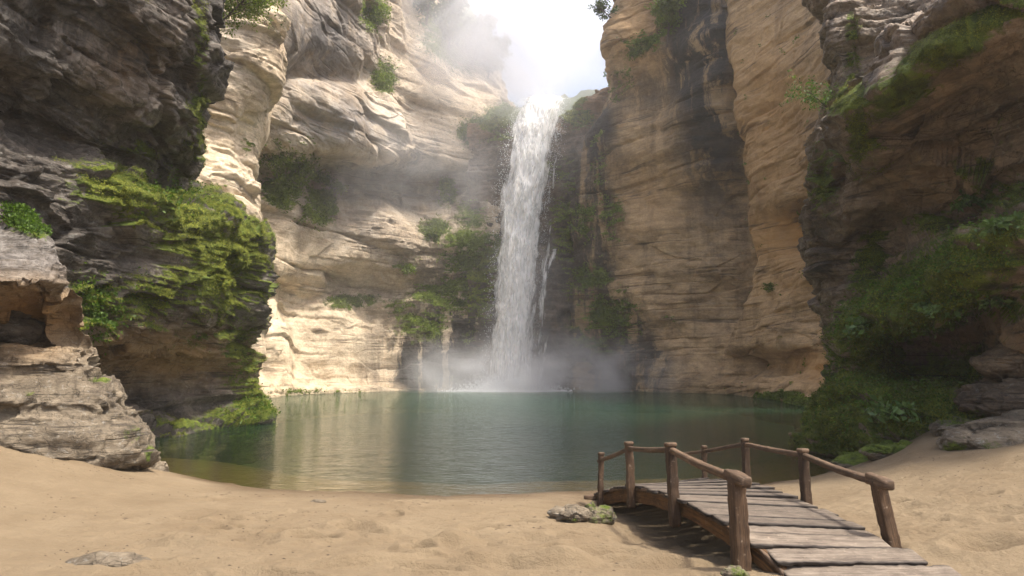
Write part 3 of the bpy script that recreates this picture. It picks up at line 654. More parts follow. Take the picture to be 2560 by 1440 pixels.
hrow(7.2, [1.0, .95, .93, .94, .96, .98, .97, .97])
hrow(8.2, [1.0, .94, .89, .88, .88, .90, .92, .92])
hrow(9.2, [1.0, .96, .88, .85, .85, .86, .90, .90])
hrow(9.8, [1.01, 1.0, .93, .87, .85, .85, .88, .88])
hrow(10.4, [1.02, 1.05, 1.05, 1.00, .92, .89, .89, .89])
hrow(11.0, [1.02, 1.09, 1.13, 1.12, 1.04, .97, .92, .92])
hrow(12.0, [1.03, 1.11, 1.16, 1.18, 1.15, 1.06, .97, .95])
hrow(13.5, [1.04, 1.12, 1.18, 1.21, 1.20, 1.13, 1.03, 1.0])
hrow(17, [1.10, 1.18, 1.24, 1.28, 1.28, 1.22, 1.12, 1.05])
H_.append([(x, y, 24) for x, y, z in H_[-1]]); H_.append([(x + .3, y, 30) for x, y, z in H_[-1]]); H_.append([(x + 3, y + 1, 33) for x, y, z in H_[-1]]); H_.append([(x + 8, y + 2, 34) for x, y, z in H_[-1]])
hcap = [16, 16, 16, 16, 16, 15.5, 14.5, 12.5, 11.5, 11]  # unseen crest capped low so sun and sky reach the ledges
H_ = [[(x + max(0, z - c) * .45, y, min(z, c + .03 * max(0, z - c))) for (x, y, z), c in zip(r, hcap)] for r in H_]
def moss_h(V, n, px, py):
    q = blobs(px, py, [(2260, 230, 150, 55, 1.35, -40), (2400, 110, 170, 60, 1.35, -32), (2060, 450, 40, 110, .9), (2200, 420, 60, 60, .7), (2420, 420, 120, 40, .7, -25), (2150, 330, 45, 110, 1.3), (2130, 120, 25, 120, .7), (2560, 40, 60, 80, .7), (2060, 420, 40, 70, .8), (2120, 250, 60, 60, .7), (2350, 740, 280, 110, 1.4, -28), (2010, 1115, 30, 50, 1.2), (2050, 1060, 50, 70, 1.2), (2480, 640, 120, 70, 1.2, -25), (2180, 860, 110, 120, 1.3), (2100, 1040, 90, 110, 1.3), (2300, 1040, 180, 80, 1.1),
                       (2180, 640, 50, 140, .9, 15), (2330, 560, 80, 60, .6), (2500, 480, 120, 120, .6), (2110, 1110, 110, 50, 1.2), (2250, 950, 100, 100, .7), (2400, 900, 140, 90, .8), (2480, 330, 120, 90, .5), (2250, 520, 60, 90, .5), (2540, 760, 60, 60, .8)])
    return q * (.58 + .6 * up(n, -.35, .25)) + .15 * up(n, .2, .7)
cliff('right_cliff', np.array(H_, float), 760, 640, M['brown_cliff'], 97, .62, edge=bumps([(2165, 870, 60, 80, .75), (2300, 915, 100, 65, -1.3), (2360, 720, 200, 50, .6, -28), (2460, 800, 120, 40, -.7, -25), (2110, 1040, 60, 60, .4), (2105, 1110, 30, 25, -.4), (2245, 1075, 60, 30, .35), (2250, 235, 150, 38, .8, -40), (2330, 335, 160, 50, -.9, -35), (2420, 120, 140, 35, .6, -30), (2150, 340, 30, 70, .4), (2230, 640, 60, 90, -.4, 15), (2120, 600, 30, 60, .4), (2300, 560, 70, 40, .3), (2480, 430, 120, 30, .4, -25), (2500, 330, 120, 30, -.5, -25)]), label= 'dark brown cliff on the right draped with bright green moss and creepers', moss=moss_h,
      stain_shade=lambda V, n, px, py: np.clip(blobs(px, py, [(2330, 350, 150, 60, .4, -30), (2050, 600, 50, 140, .6), (2290, 930, 100, 50, .6)]), 0, 1),  # hollows below the ledges get painted shade in the rock colour
      ochre=lambda V, n, px, py: blobs(px, py, [(2500, 850, 120, 60, .3), (2350, 450, 140, 90, .25)]),
      rw=lambda D: np.where(D[:, :, 2].mean(1)[:-1] > 15, .3, 1.5), cw=lambda D: np.clip(40 / (D[:, :, 1].mean(1)[:-1] + 2), .6, 4))

# A: pale stepped outcrop in the left foreground
as_ = [(440, -120), (520, 0), (570, 62), (610, 112), (680, 140), (730, 160), (790, 176), (830, 152), (860, 190), (895, 214), (925, 205), (980, 290), (1020, 300), (1060, 312), (1100, 362), (1140, 374), (1165, 366), (1190, 350), (1230, 345)]
A_ = []
def arow(k, f, dy):
    s = np.interp(k, [a for a, b in as_], [b for a, b in as_])
    Ls = [(-900, 9.0), (-450, 10.6), (-150, 11.8), (s - 190, 12.6), (s - 90, 13.0), (s - 30, 13.4), (s, 14.2), (s - 22, 16.2), (s - 120, 19)]
    A_.append([at(px, k, Y + dy + (f if j < 6 else f * .4)) for j, (px, Y) in enumerate(Ls)])
for k, f in [(1260, -.25), (1190, -.15), (1150, -.25), (1100, -.1), (1060, .1), (1030, .15), (1000, .1), (975, .4), (940, .9), (905, .8), (880, 1.2), (855, 2.4), (825, 2.3), (790, 1.5), (755, .5), (715, -.1), (690, -.15), (650, .25), (600, .65), (560, 1.0), (520, 1.6), (500, 3.0), (500, 6.0)]: arow(k, f, 0)
oc = cliff('rock_outcrop', np.array(A_, float), 460, 420, M['boulder_rock'], 131, .42, 'pale stepped rock outcrop with three overhanging slabs at the left edge of the beach',
      lambda V, n, px, py: blobs(px, py, [(40, 545, 90, 30, 1.2, 30), (370, 1140, 14, 30, .9), (250, 950, 40, 14, .7), (90, 985, 50, 14, .5), (330, 1090, 40, 30, .5)]) * (.5 + .6 * up(n, -.2, .3)),
      stain_shade=lambda V, n, px, py: blobs(px, py, [(60, 560, 80, 120, .45)]), grey=lambda V, n, px, py: .8 * np.clip((720 - py) / 60, 0, 1), ochre=lambda V, n, px, py: blobs(px, py, [(60, 800, 130, 80, .8)]), ck=None)
setp(oc, cat='rock'); 

# ------------------------------------------------------------------ leaves, plants, trees
def leaf_quads(P, Nn, size, spread=.0, up=.4, aspect=.55, r=rng, flat=False):
    """one small pointed leaf (a quad) per point, tilted off the surface"""
    n = len(P); d = Nn + r.normal(0, .75, (n, 3)) + np.array([0, 0, up]); d /= np.linalg.norm(d, axis=1, keepdims=True) + 1e-9
    t = np.cross(d, r.normal(0, 1, (n, 3))); t /= np.linalg.norm(t, axis=1, keepdims=True) + 1e-9
    if flat:
        g = np.cross(Nn, r.normal(0, 1, (n, 3))); g /= np.linalg.norm(g, axis=1, keepdims=True) + 1e-9
        d = g + Nn * r.uniform(.1, .8, (n, 1)) - np.array([0, 0, .25]); d /= np.linalg.norm(d, axis=1, keepdims=True) + 1e-9
        t = np.cross(Nn, d) + r.normal(0, .25, (n, 3)); t /= np.linalg.norm(t, axis=1, keepdims=True) + 1e-9
    s = size * r.uniform(.55, 1.45, (n, 1)); b = P + Nn * spread * r.uniform(0, 1, (n, 1))
    V = np.stack([b, b + d * s * .5 + t * s * aspect * .5, b + d * s + np.array([0, 0, -.15]) * s, b + d * s * .5 - t * s * aspect * .5], 1).reshape(-1, 3)
    F_ = np.arange(4 * n).reshape(n, 4)
    return V, F_
def leaf_obj(name, P, Nn, size, mat, parent=None, **kw):
    V, F_ = leaf_quads(P, Nn, size, **kw)
    sn = Nn + rng.normal(0, .22, Nn.shape); sn = np.repeat(sn / np.linalg.norm(sn, axis=1, keepdims=True), 4, axis=0).astype(np.float32)
    v = np.repeat(np.clip(rng.normal(.5, .28, len(P)), 0, 1), 4)
    o = mesh_obj(name, V, F_, mat, parent, smooth=False, attrs={'var': v})
    if mat is M.get('moss_leaf'): o.data.attributes.new('sn', 'FLOAT_VECTOR', 'POINT').data.foreach_set('vector', sn.ravel())
    return o
def pick(cl, n, thr=.45, face=-.35, extra=None, box=None, pw=1.0):
    c = CL[cl]; V, Nn, mo = c['V'], c['n'], c['moss']
    view = np.array([0, 0, CAMZ]) - V; dist = np.linalg.norm(view, axis=1); view /= dist[:, None]
    # area of each grid vertex, so that crowded rows do not get more leaves
    G = V.reshape(c['nr'], c['nc'], 3); a = np.linalg.norm(np.cross(np.gradient(G, axis=1), np.gradient(G, axis=0)), axis=2).ravel()
    nz = fbm(V * .9, 4, 500 + len(cl), .6)
    q = mo + .45 * nz
    wgt = np.where((q > thr) & ((Nn * view).sum(1) > face), a * np.clip(q - thr + .15, 0, .8) ** pw, 0)
    wgt = wgt * ((c['px'] > -150) & (c['px'] < 2700) & (c['py'] > -120) & (c['py'] < 1500))
    if box is not None: wgt = wgt * ((c['px'] > box[0]) & (c['px'] < box[2]) & (c['py'] > box[1]) & (c['py'] < box[3]))
    if extra is not None: wgt = wgt * extra(V, Nn, c['px'], c['py'])
    i = rng.choice(len(V), n, p=wgt / wgt.sum())
    P = V[i] + rng.normal(0, .02, (n, 3)); return P, Nn[i]
P, Q = pick('left_cliff', 330000, .46)
setp(leaf_obj('moss', P, Q, .034, M['moss_leaf'], spread=.05, flat=True, aspect=.7), 'thick olive moss cushions over the shoulder of the left cliff', 'moss', kind='stuff')
P, Q = pick('left_cliff', 8000, .35, extra=lambda V, n, px, py: blobs(px, py, [(220, 770, 80, 90, 1), (430, 480, 70, 40, .5), (620, 1040, 60, 40, .6)]))
setp(leaf_obj('creeper', P, Q, .085, M['fern_leaf'], spread=.14, up=.0), 'dark green creeper leaves hanging beside the left rock outcrop', 'creeper', kind='stuff')
P, Q = pick('right_cliff', 380000, .60)
setp(leaf_obj('moss', P, Q, .030, M['moss_leaf'], spread=.05, flat=True, aspect=.7), 'bright green moss draped over the ledges of the right cliff', 'moss', kind='stuff')
P, Q = pick('right_cliff', 26000, .55, extra=lambda V, n, px, py: blobs(px, py, [(2350, 740, 260, 110, 1, -28), (2480, 640, 120, 90, 1, -25), (2250, 1010, 160, 110, 1), (2400, 900, 120, 90, .7), (2180, 830, 90, 80, .8)]))
setp(leaf_obj('creeper', P, Q, .062, M['fern_leaf'], spread=.13, up=.1), 'leafy green creepers spilling down the lower ledge of the right cliff', 'creeper', kind='stuff')
P, Q = pick('back_wall', 52000, .55)
setp(leaf_obj('moss', P, Q, .19, M['bush_leaf'], spread=.2, up=.1), 'patches of green plants growing on ledges of the pale back wall', 'plants', kind='stuff')
P, Q = pick('waterfall_ledge_wall', 40000, .5)
setp(leaf_obj('moss', P, Q, .15, M['moss_leaf'], spread=.12, flat=True, aspect=.7), 'wet green moss on the dark rock beside the waterfall', 'moss', kind='stuff')
P, Q = pick('right_sandstone_wall', 14000, .55)
setp(leaf_obj('moss', P, Q, .20, M['bush_leaf'], spread=.25, up=.1), 'green growth on the shoulder of the tan wall right of the waterfall', 'plants', kind='stuff')
P, Q = pick('orange_rock_column', 5000, .35)
setp(leaf_obj('moss', P, Q, .16, M['bush_leaf'], spread=.15, up=.2), 'strip of low green plants at the waterline under the orange rock column', 'plants', kind='stuff')
P, Q = pick('rock_outcrop', 9000, .5, box=(-200, 480, 130, 660))
setp(leaf_obj('moss', P, Q, .075, M['fern_leaf'], spread=.12, up=.3), 'small green cushion of moss on top of the left rock outcrop', 'moss', kind='stuff')

def tube(path, rad, K=8, uvs=None):
    path = np.asarray(path, float); n = len(path); T = np.gradient(path, axis=0); T /= np.linalg.norm(T, axis=1, keepdims=True) + 1e-9
    ref = np.array([0, 0, 1.]) if abs(T[0][2]) < .8 else np.array([1., 0, 0])
    S = np.cross(T, ref); S /= np.linalg.norm(S, axis=1, keepdims=True); Bn = np.cross(S, T)
    a = np.linspace(0, 2 * np.pi, K, endpoint=False)
    V = (path[:, None] + np.asarray(rad)[:, None, None] * (np.cos(a)[None, :, None] * S[:, None] + np.sin(a)[None, :, None] * Bn[:, None])).reshape(-1, 3)
    F_ = []
    for i in range(n - 1):
        for j in range(K): F_.append((i * K + j, i * K + (j + 1) % K, (i + 1) * K + (j + 1) % K, (i + 1) * K + j))
    return V, np.array(F_)
def join(parts):
    Vs, Fs, o = [], [], 0
    for V, F_ in parts: Vs.append(V); Fs.append(np.asarray(F_) + o); o += len(V)
    return np.concatenate(Vs), np.concatenate(Fs)
def tree(name, label, cat, base, height, lean=(0, 0, 1), nb=14, leafn=2600, leafs=.3, crown=.42, mat='tree_leaf', group=None, droop=0., trunkr=None):
    base = np.array(base, float); e = empty(name, base); setp(e, label, cat, group)
    lean = np.array(lean, float); lean /= np.linalg.norm(lean); r0 = trunkr or height * .022
    m = 9; tr = np.stack([lean * height * .92 * t + np.array([math.sin(t * 5 + base[0]), math.cos(t * 4), 0]) * height * .03 * t for t in np.linspace(0, 1, m)])
    parts = [tube(np.r_[[-lean * .4], tr], np.r_[r0 * 1.4, r0 * np.linspace(1.1, .25, m)])]
    tips = []
    for b in range(nb):
        t = rng.uniform(.28, 1.); i = t * (m - 1); p = tr[int(i)]
        a = rng.uniform(0, 6.28); d = np.array([math.cos(a), math.sin(a), rng.uniform(-.1, .8)]) + lean * .5
        L = height * crown * rng.uniform(.5, 1.) * (1.25 - .6 * t)
        q = [p + d * L * s + np.array([0, 0, -droop * L * s * s]) + rng.normal(0, L * .03, 3) for s in np.linspace(0, 1, 6)]
        parts.append(tube(q, np.linspace(r0 * .4, r0 * .08, 6), 5)); tips += q[2:]
        for k in range(3):
            s0 = q[rng.integers(2, 6)]; d2 = rng.normal(0, 1, 3); d2 /= np.linalg.norm(d2); tips.append(s0 + d2 * L * .3); parts.append(tube([s0, s0 + d2 * L * .15, s0 + d2 * L * .3], [r0 * .12, r0 * .08, r0 * .04], 4))
    V, F_ = join(parts); mesh_obj('trunk', V, F_, M['bark'], e)
    tips = np.array(tips); c = tips[rng.integers(0, len(tips), leafn)]
    P = c + rng.normal(0, height * .045, (leafn, 3)) * rng.uniform(.3, 1.3, (leafn, 1)); Nn = (P - c); Nn /= np.linalg.norm(Nn, axis=1, keepdims=True) + 1e-9
    leaf_obj('crown', P, Nn, leafs, M[mat], e, up=.1)
    return e
def snap(px, py, cl):
    c = CL[cl]; d = (c['px'] - px) ** 2 + (c['py'] - py) ** 2
    i = np.where(d < max(d.min() + 4, 60))[0]; i = i[np.argmin(c['V'][i, 1])]
    return c['V'][i]
for px, py, h, cl, lab, ln in [(1125, 130, 6.5, 'back_wall', 'misty tree highest on the back wall left of the sky gap', (.1, -.1, 1)), (1185, 160, 5.5, 'back_wall', 'misty leaning tree just left of the sky gap', (.35, -.1, 1)), (1225, 190, 4.8, 'back_wall', 'outermost misty tree at the edge of the sky gap', (.3, 0, 1)),
                           (1070, 60, 6, 'back_wall', 'leftmost misty tree on the rim of the back wall', (.2, -.3, 1))]:
    tree('tree', lab, 'tree', snap(px, py, cl), h, ln, 16, 3200, .42, .42, 'tree_leaf', 'trees on the misty rim')
tree('tree', 'small dark tree poking out at the top edge of the tan right wall', 'tree', snap(1545, 40, 'right_sandstone_wall') + np.array([0, 1, 0]), 3.2, (-.9, -.2, .6), 10, 900, .22, .4)
tree('tree', 'small leafy tree growing in the cleft above the tan right wall', 'tree', snap(1665, 105, 'right_sandstone_wall'), 4.6, (.0, -.4, 1), 12, 2200, .26, .3, 'bush_leaf')
tree('cliff_tree', 'thin branched tree hanging from the top of the left cliff before the sunlit buttress', 'tree', at(512, 85, 24.5), 3.1, (.75, .1, .75), 22, 5200, .10, .55, 'bush_leaf', droop=.35, trunkr=.05)
tree('shrub', 'wispy bare branched shrub at the edge of the right mossy cliff', 'shrub', at(2110, 300, 20.2), 1.7, (-.75, -.2, .45), 18, 1100, .07, .55, 'fern_leaf', droop=.1, trunkr=.02)
BU = [(690, 400, 1.9, 'bushy shrub highest on the ledge of the back wall, beside the sunlit buttress'), (745, 420, 2.0, 'round grey green shrub in the middle of the ledge shrubs'), (795, 450, 1.7, 'shrub at the right end of the leafy ledge'),
      (700, 480, 1.6, 'hanging shrub low beside the sunlit buttress'), (770, 530, 1.4, 'trailing shrub hanging lowest below the ledge'), (1110, 475, 1.7, 'small feathery bush in the mist left of the waterfall'), (1085, 580, 1.5, 'small yellow green bush below the feathery bush'), (850, 470, 1.2, 'thin bush at the tip of the grey boulder ledge'),
      (940, 40, 2.6, 'sunlit shrub high on the back wall near the top edge'), (955, 190, 1.8, 'shrub on the terrace below the high sunlit shrub'), (1025, 665, 1.0, 'little bush over the shadowed hollow of the back wall')]
for px, py, r_, lab in BU:
    b = snap(px, py, 'back_wall'); r_ *= .8; e = empty('shrub', b); setp(e, lab, 'shrub', 'shrubs on the back wall')
    pr = []; tp = []
    for k in range(14):
        d = rng.normal(0, 1, 3) * [1, .8, .6] + [0, -.6, .2]; d /= np.linalg.norm(d); q = [d * r_ * .75 * s + np.array([0, 0, -.35 * r_ * s * s]) for s in (0, .35, .7, 1)]; pr.append(tube(q, [.04, .03, .02, .01], 4)); tp += q[1:]
    V, F_ = join(pr); mesh_obj('stem', V, F_, M['bark'], e)
    tp = np.array(tp); n_ = int(900 * r_); c = tp[rng.integers(0, len(tp), n_)]; P = c + rng.normal(0, r_ * .14, (n_, 3)); Q = P / (np.linalg.norm(P, axis=1, keepdims=True) + 1e-6)
    leaf_obj('foliage', P, Q, .20, M['bush_leaf'], e)
# broad-leaved plants on the right cliff
PL = [(2230, 1035, 15.2, 1.0, 'pale fern like plant low on the right cliff above the sand'), (2420, 520, 12.2, .8, 'broad leaved plant on the upper right ledge below the brown rock'), (2500, 575, 11.9, .7, 'broad leaved plant at the right edge of the green ledge'),
      (2330, 790, 13.4, .8, 'glossy leaved plant in the middle of the creeper ledge'), (2170, 820, 16.2, .8, 'glossy leaved plant at the left end of the creeper ledge'), (2460, 760, 12.2, .7, 'glossy creeper tuft under the right ledge'), (2120, 1000, 17.0, .5, 'small leafy plant on the moss slope near the water')]
for px, py, Y, s, lab in PL:
    b = snap(px, py, 'right_cliff'); e = empty('plant', b); setp(e, lab, 'plant', 'leafy plants on the right cliff')
    pr = []; LP = []; LN = []
    for k in range(13):
        a = rng.uniform(0, 6.28); d = np.array([math.cos(a) * .7 - .3, -.5 + math.sin(a) * .5, rng.uniform(.1, .8)]); d /= np.linalg.norm(d)
        q = np.array([d * s * .65 * t + np.array([0, 0, -.3 * s * t * t]) for t in np.linspace(0, 1, 7)]); pr.append(tube(q, np.linspace(.008, .003, 7), 4))
        for t in range(1, 7):
            for sd in (-1, 1): LP.append(q[t]); sv = np.cross(d, [0, 0, 1.]); LN.append(sv * sd + d * .4)
    V, F_ = join(pr); mesh_obj('stem', V, F_, M['bark'], e)
    leaf_obj('leaves', np.array(LP), np.array(LN), .15 * s + .03, M['broad_leaf'], e, up=.2, aspect=.5)

# ------------------------------------------------------------------ loose rocks
import bmesh
def boulder(name, label, c, r3, seed, mat='boulder_rock', rot=0., sub=6, moss=None, amp=1., group=None, cat='rock'):
    bm = bmesh.new(); bmesh.ops.create_icosphere(bm, subdivisions=sub, radius=1); P = np.array([v.co[:] for v in bm.verts], np.float32); F_ = np.array([[v.index for v in f.verts] for f in bm.faces]); bm.free()
    Nn = P.copy(); r3 = np.array(r3); S = P * r3; s = r3.mean()
    q = S / s + seed * 3.1
    f1, e1 = facets(q * 1.1, seed, 1.); f2, e2 = facets(q * np.array([2.4, 2.4, 4.2]), seed + 1, 1.)
    d = .22 * f1 + .07 * f2 + .10 * fbm(q * 1.2, 4, seed) + .05 * strata(S / s * 2, .5, seed + 2) - .05 * np.exp(-(e1 / .04) ** 2)
    V = S + Nn * (d * s * amp)[:, None]
    cr, sr = math.cos(rot), math.sin(rot); V = V @ np.array([[cr, sr, 0], [-sr, cr, 0], [0, 0, 1]]) + np.array(c)
    px, py = project(V); up_ = np.clip(Nn[:, 2] + .3, 0, 1)
    z = np.zeros(len(V)); mo = moss(V, px, py, up_) if moss else z
    o = mesh_obj(name, V, F_, M[mat], attrs={'moss': mo, 'stain_shade': z, 'ochre': z}); setp(o, label, cat, group)
    CL[name + str(seed)] = dict(V=V, n=Nn, moss=mo, px=px, py=py, nr=1, nc=len(V)); return o
def on_sand(px, py):
    z = .2
    for _ in range(12): g = ground(px, py, z); z = float(sand_h(np.array([g[0]]), np.array([g[1]]))[0])
    return g
boulder('boulder', 'big rounded grey boulder with moss at its foot on the right beach', at(2540, 1112, 12.3) + np.array([.15, .1, 0]), (1.35, .8, .50), 5, 'boulder_rock', rot=.15, amp=.6, moss=lambda V, px, py, u: blobs(px, py, [(2385, 1130, 40, 30, .9), (2470, 1120, 60, 30, .5), (2400, 1090, 30, 16, .4)]))
boulder('boulder', 'brown ledge boulder above the big grey boulder at the right edge', at(2560, 1005, 13.0) + np.array([.25, .6, 0]), (1.0, .8, .38), 8, 'brown_rock', rot=-.2, moss=lambda V, px, py, u: blobs(px, py, [(2440, 1040, 40, 30, .6)]))
boulder('boulder', 'brown overhanging block highest at the right edge above the other boulders', at(2600, 905, 13.2) + np.array([.2, .7, 0]), (.9, .8, .35), 9, 'brown_rock', rot=.1)
boulder('boulder', 'small mossy boulder between the big boulder and the moss slope', at(2400, 1075, 13.6), (.5, .45, .20), 12, moss=lambda V, px, py, u: .55 * u)
boulder('rock', 'mossy low rock in the sand at the foot of the moss slope', at(2270, 1120, 14.2) + np.array([0, 0, -.1]), (.95, .5, .22), 14, moss=lambda V, px, py, u: 1.1 * u)
boulder('rock', 'mossy rock nearest the water at the foot of the right cliff', at(2170, 1148, 15.0) + np.array([0, 0, -.1]), (.75, .5, .20), 15, moss=lambda V, px, py, u: 1.1 * u)
boulder('rock', 'flat grey rock lying on the sand left of the bridge', on_sand(1428, 1296) + np.array([0, 0.05, .04]), (.30, .22, .13), 21, sub=5, moss=lambda V, px, py, u: blobs(px, py, [(1430, 1300, 60, 8, .5)]))
boulder('rock', 'mossy stone under the far post of the bridge', on_sand(1496, 1304) + np.array([0, .1, .03]), (.24, .22, .17), 22, sub=5, moss=lambda V, px, py, u: .48 + 0 * u)
boulder('rock', 'small mossy stone beside the nearest bridge post', on_sand(1838, 1440) + np.array([0, 0, .02]), (.13, .11, .07), 23, sub=5, moss=lambda V, px, py, u: .5 + 0 * u)
boulder('rock', 'dark pebble sized rock lying alone on the middle of the beach', on_sand(795, 1254), (.13, .07, .035), 24, sub=4)
boulder('rock', 'flat rock half buried in sand in the left foreground', on_sand(265, 1405) + np.array([0, .05, -.02]), (.44, .18, .09), 25, sub=5, amp=.5)
boulder('rock', 'low brown rock between sand and the pool below the left cliff', at(330, 1150, 14.4) + np.array([-.3, .4, -.35]), (.8, .7, .5), 26)

# ------------------------------------------------------------------ timber footbridge
def beam(name, pts, wd, ht, mat, parent, side=None, up=None, nseg=24, p=4., jit=.006, seed=0, K=20, cap=.6):
    pts = np.asarray(pts, float); m = len(pts)
    A = catmull(pts, nseg) if m > 2 else pts[0] + (pts[1] - pts[0]) * np.linspace(0, 1, nseg)[:, None]
    wd = np.interp(np.linspace(0, 1, nseg), np.linspace(0, 1, len(np.atleast_1d(wd))), np.atleast_1d(wd)); ht = np.interp(np.linspace(0, 1, nseg), np.linspace(0, 1, len(np.atleast_1d(ht))), np.atleast_1d(ht))
    T = np.gradient(A, axis=0); T /= np.linalg.norm(T, axis=1, keepdims=True)
    if side is not None: S = np.tile(np.asarray(side, float), (nseg, 1)); S -= T * (S * T).sum(1, keepdims=True)
    else: S = np.cross(T, np.tile(np.asarray(up if up is not None else (0, 0, 1.)), (nseg, 1)))
    S /= np.linalg.norm(S, axis=1, keepdims=True); Bn = np.cross(S, T)
    base_ = np.array([0, 1.5, 4, 12, 28, 45, 62, 78, 86, 88.5]); a = np.radians(np.r_[(np.arange(4)[:, None] * 90 + base_[None]).ravel(), 360] + 45); K = 40; ca, sa = np.cos(a), np.sin(a)
    q = (abs(ca) ** p + abs(sa) ** p) ** (-1 / p)
    k = np.ones(nseg); k[0] = cap; k[-1] = cap
    A2 = A.copy(); L = np.r_[0, np.cumsum(np.linalg.norm(np.diff(A, axis=0), axis=1))]
    V = A2[:, None] + (S[:, None] * (ca * q)[None, :, None] * (wd * k)[:, None, None] + Bn[:, None] * (sa * q)[None, :, None] * (ht * k)[:, None, None]) * .5
    V = V.reshape(-1, 3)
    W = V.reshape(nseg, K + 1, 3)
    nz = (fbm(W[:, :K].reshape(-1, 3) * 9 + seed, 3, 200 + seed, .6)).reshape(nseg, K); nz = np.concatenate([nz, nz[:, :1]], 1)
    W = A2[:, None] + (W - A2[:, None]) * (1 + nz[:, :, None] * jit / max(min(wd.mean(), ht.mean()), .02) * 2)
    V = W.reshape(-1, 3); per_ = np.r_[0, np.cumsum(np.linalg.norm(np.diff(W[nseg // 2], axis=0), axis=1))]
    uv = np.stack(np.broadcast_arrays(L[:, None] + seed * 1.37, per_[None, :] + seed * .61), -1).reshape(-1, 2)
    F_ = [tuple(x) for x in grid_faces(nseg, K + 1)]
    n0 = len(V); V = np.r_[V, A2[:1] - T[:1] * .004, A2[-1:] + T[-1:] * .004]; uv = np.r_[uv, [[seed, 0]], [[seed + 1, 0]]]
    for j in range(K): F_.append((n0, j + 1, j)); F_.append((n0 + 1, (nseg - 1) * (K + 1) + j, (nseg - 1) * (K + 1) + j + 1))
    gr_ = np.where(abs(ca) >= abs(sa) - .01, 1., np.clip((abs(ca / np.where(sa == 0, 1, sa)) - .80) / .18, 0, 1)) if name == 'plank' else 0 * ca
    gr_ = np.r_[np.tile(gr_, nseg), [1., 1.] if name == 'plank' else [0., 0.]]
    o = mesh_obj(name, V, F_, M[mat], parent, smooth=True, attrs={'grime': gr_})
    l = o.data.uv_layers.new(name='UVMap'); li = np.zeros(len(o.data.loops), np.int32); o.data.loops.foreach_get('vertex_index', li); l.data.foreach_set('uv', uv[li].astype(np.float32).ravel())
    me = o.data
    return o
Lp = np.array([at(1985, 1452, 6.66), at(1967, 1431, 6.80), at(1915, 1376, 7.0), at(1868, 1337, 7.18), at(1785, 1285, 7.8), at(1697, 1240, 8.56), at(1587, 1212, 9.94), at(1516, 1222, 11.2), at(1490, 1236, 11.8)])
Rp = np.array([at(2440, 1447, 6.74), at(2400, 1432, 6.90), at(2262, 1378, 7.33), at(2200, 1347, 7.50), at(2110, 1300, 8.15), at(2014, 1254, 8.9), at(1872, 1203, 10.27), at(1768, 1196, 11.5), at(1738, 1199, 12.1)])
br = empty('footbridge', (3.0, 9.0, .1)); setp(br, 'small arched timber footbridge with log handrails standing on the sand at the pool edge', 'footbridge')
bo = np.array(br.location)
Ld, Rd = catmull(Lp, 200), catmull(Rp, 200); Mid = (Ld + Rd) / 2; LL = np.r_[0, np.cumsum(np.linalg.norm(np.diff(Mid, axis=0), axis=1))]
npl = 20
def edge(Lx, t): return np.array([np.interp(t, LL, Lx[:, i]) for i in range(3)])
bounds = np.linspace(.05, LL[-1] - .02, npl + 1) + np.r_[0, rng.uniform(-.025, .025, npl - 1), 0]
for k in range(npl):
    t0, t1 = bounds[k] + .006, bounds[k + 1] - .006; tm = (t0 + t1) / 2
    a_, b_ = edge(Ld, tm), edge(Rd, tm); ax_ = (b_ - a_); ln = np.linalg.norm(ax_); ax_ /= ln
    side = ((edge(Ld, t1) - edge(Ld, t0)) + (edge(Rd, t1) - edge(Rd, t0))); wd = np.linalg.norm(side) / 2; side /= np.linalg.norm(side)
    side = side + np.cross(ax_, side) * rng.uniform(-.05, .01); side /= np.linalg.norm(side); upv = np.cross(ax_, side)
    j1, j2 = rng.uniform(-.05, .05, 2); dz = upv * rng.uniform(-.014, .010)
    p0 = a_ - ax_ * (.05 + j1) - upv * .022 + dz + side * rng.uniform(-.008, .008); p1 = b_ + ax_ * (.05 + j2) - upv * .022 + dz + side * rng.uniform(-.008, .008)
    beam('plank', [p0 - bo, p1 - bo], [wd, wd * rng.uniform(.95, 1.02), wd], rng.uniform(.040, .050), 'deck_wood', br, side=side, nseg=46, p=9., jit=.0035, seed=k + 1, cap=.93, K=28)
def off(Px, d, dz): return Px + np.array(d) * np.ones((len(Px), 1)) + np.array([0, 0, dz])
tdir = (Rp[4] - Lp[4]); tdir[2] = 0; tdir /= np.linalg.norm(tdir)
beam('stringer', Lp[1:] + tdir * .05 - np.array([0, 0, .145]) - bo, .08, .19, 'beam_wood', br, nseg=60, p=7, jit=.006, seed=31, K=24)
beam('stringer', Rp[1:] - tdir * .05 - np.array([0, 0, .145]) - bo, .08, .19, 'beam_wood', br, nseg=60, p=7, jit=.006, seed=32, K=24)
beam('edge_strip', Lp[1:] + tdir * .0 - np.array([0, 0, .052]) - bo, .05, .045, 'rail_wood', br, nseg=90, p=3, jit=.016, seed=33, K=12)
# cross timbers under the far end and sleepers that carry it
for k, (px, py, Y) in enumerate([(1478, 1243, 11.75), (1487, 1262, 11.6)]):
    a_ = at(px, py, Y); beam('sleeper', [a_ - tdir * .12 - bo, a_ + tdir * 1.9 - bo], .12, .09, 'rail_wood', br, nseg=20, p=4, jit=.01, seed=40 + k)
LT = [at(1503, 1134, 11.2), at(1572, 1108, 9.88), at(1676, 1111, 8.5), at(1840, 1190, 7.08)]
LB = [at(1500, 1296, 11.15), at(1579, 1258, 9.86), at(1688, 1304, 8.47), at(1854, 1425, 7.05)]
RT = [at(1760, 1117, 11.62), at(1862, 1099, 10.35), at(2007, 1126, 8.98), at(2192, 1200, 7.58)]
RB = [at(1762, 1235, 11.62), at(1869, 1245, 10.35), at(2020, 1300, 8.98), at(2240, 1392, 7.58)]
pw = [.085, .105, .118, .155]; pw2 = [.08, .098, .112, .14]
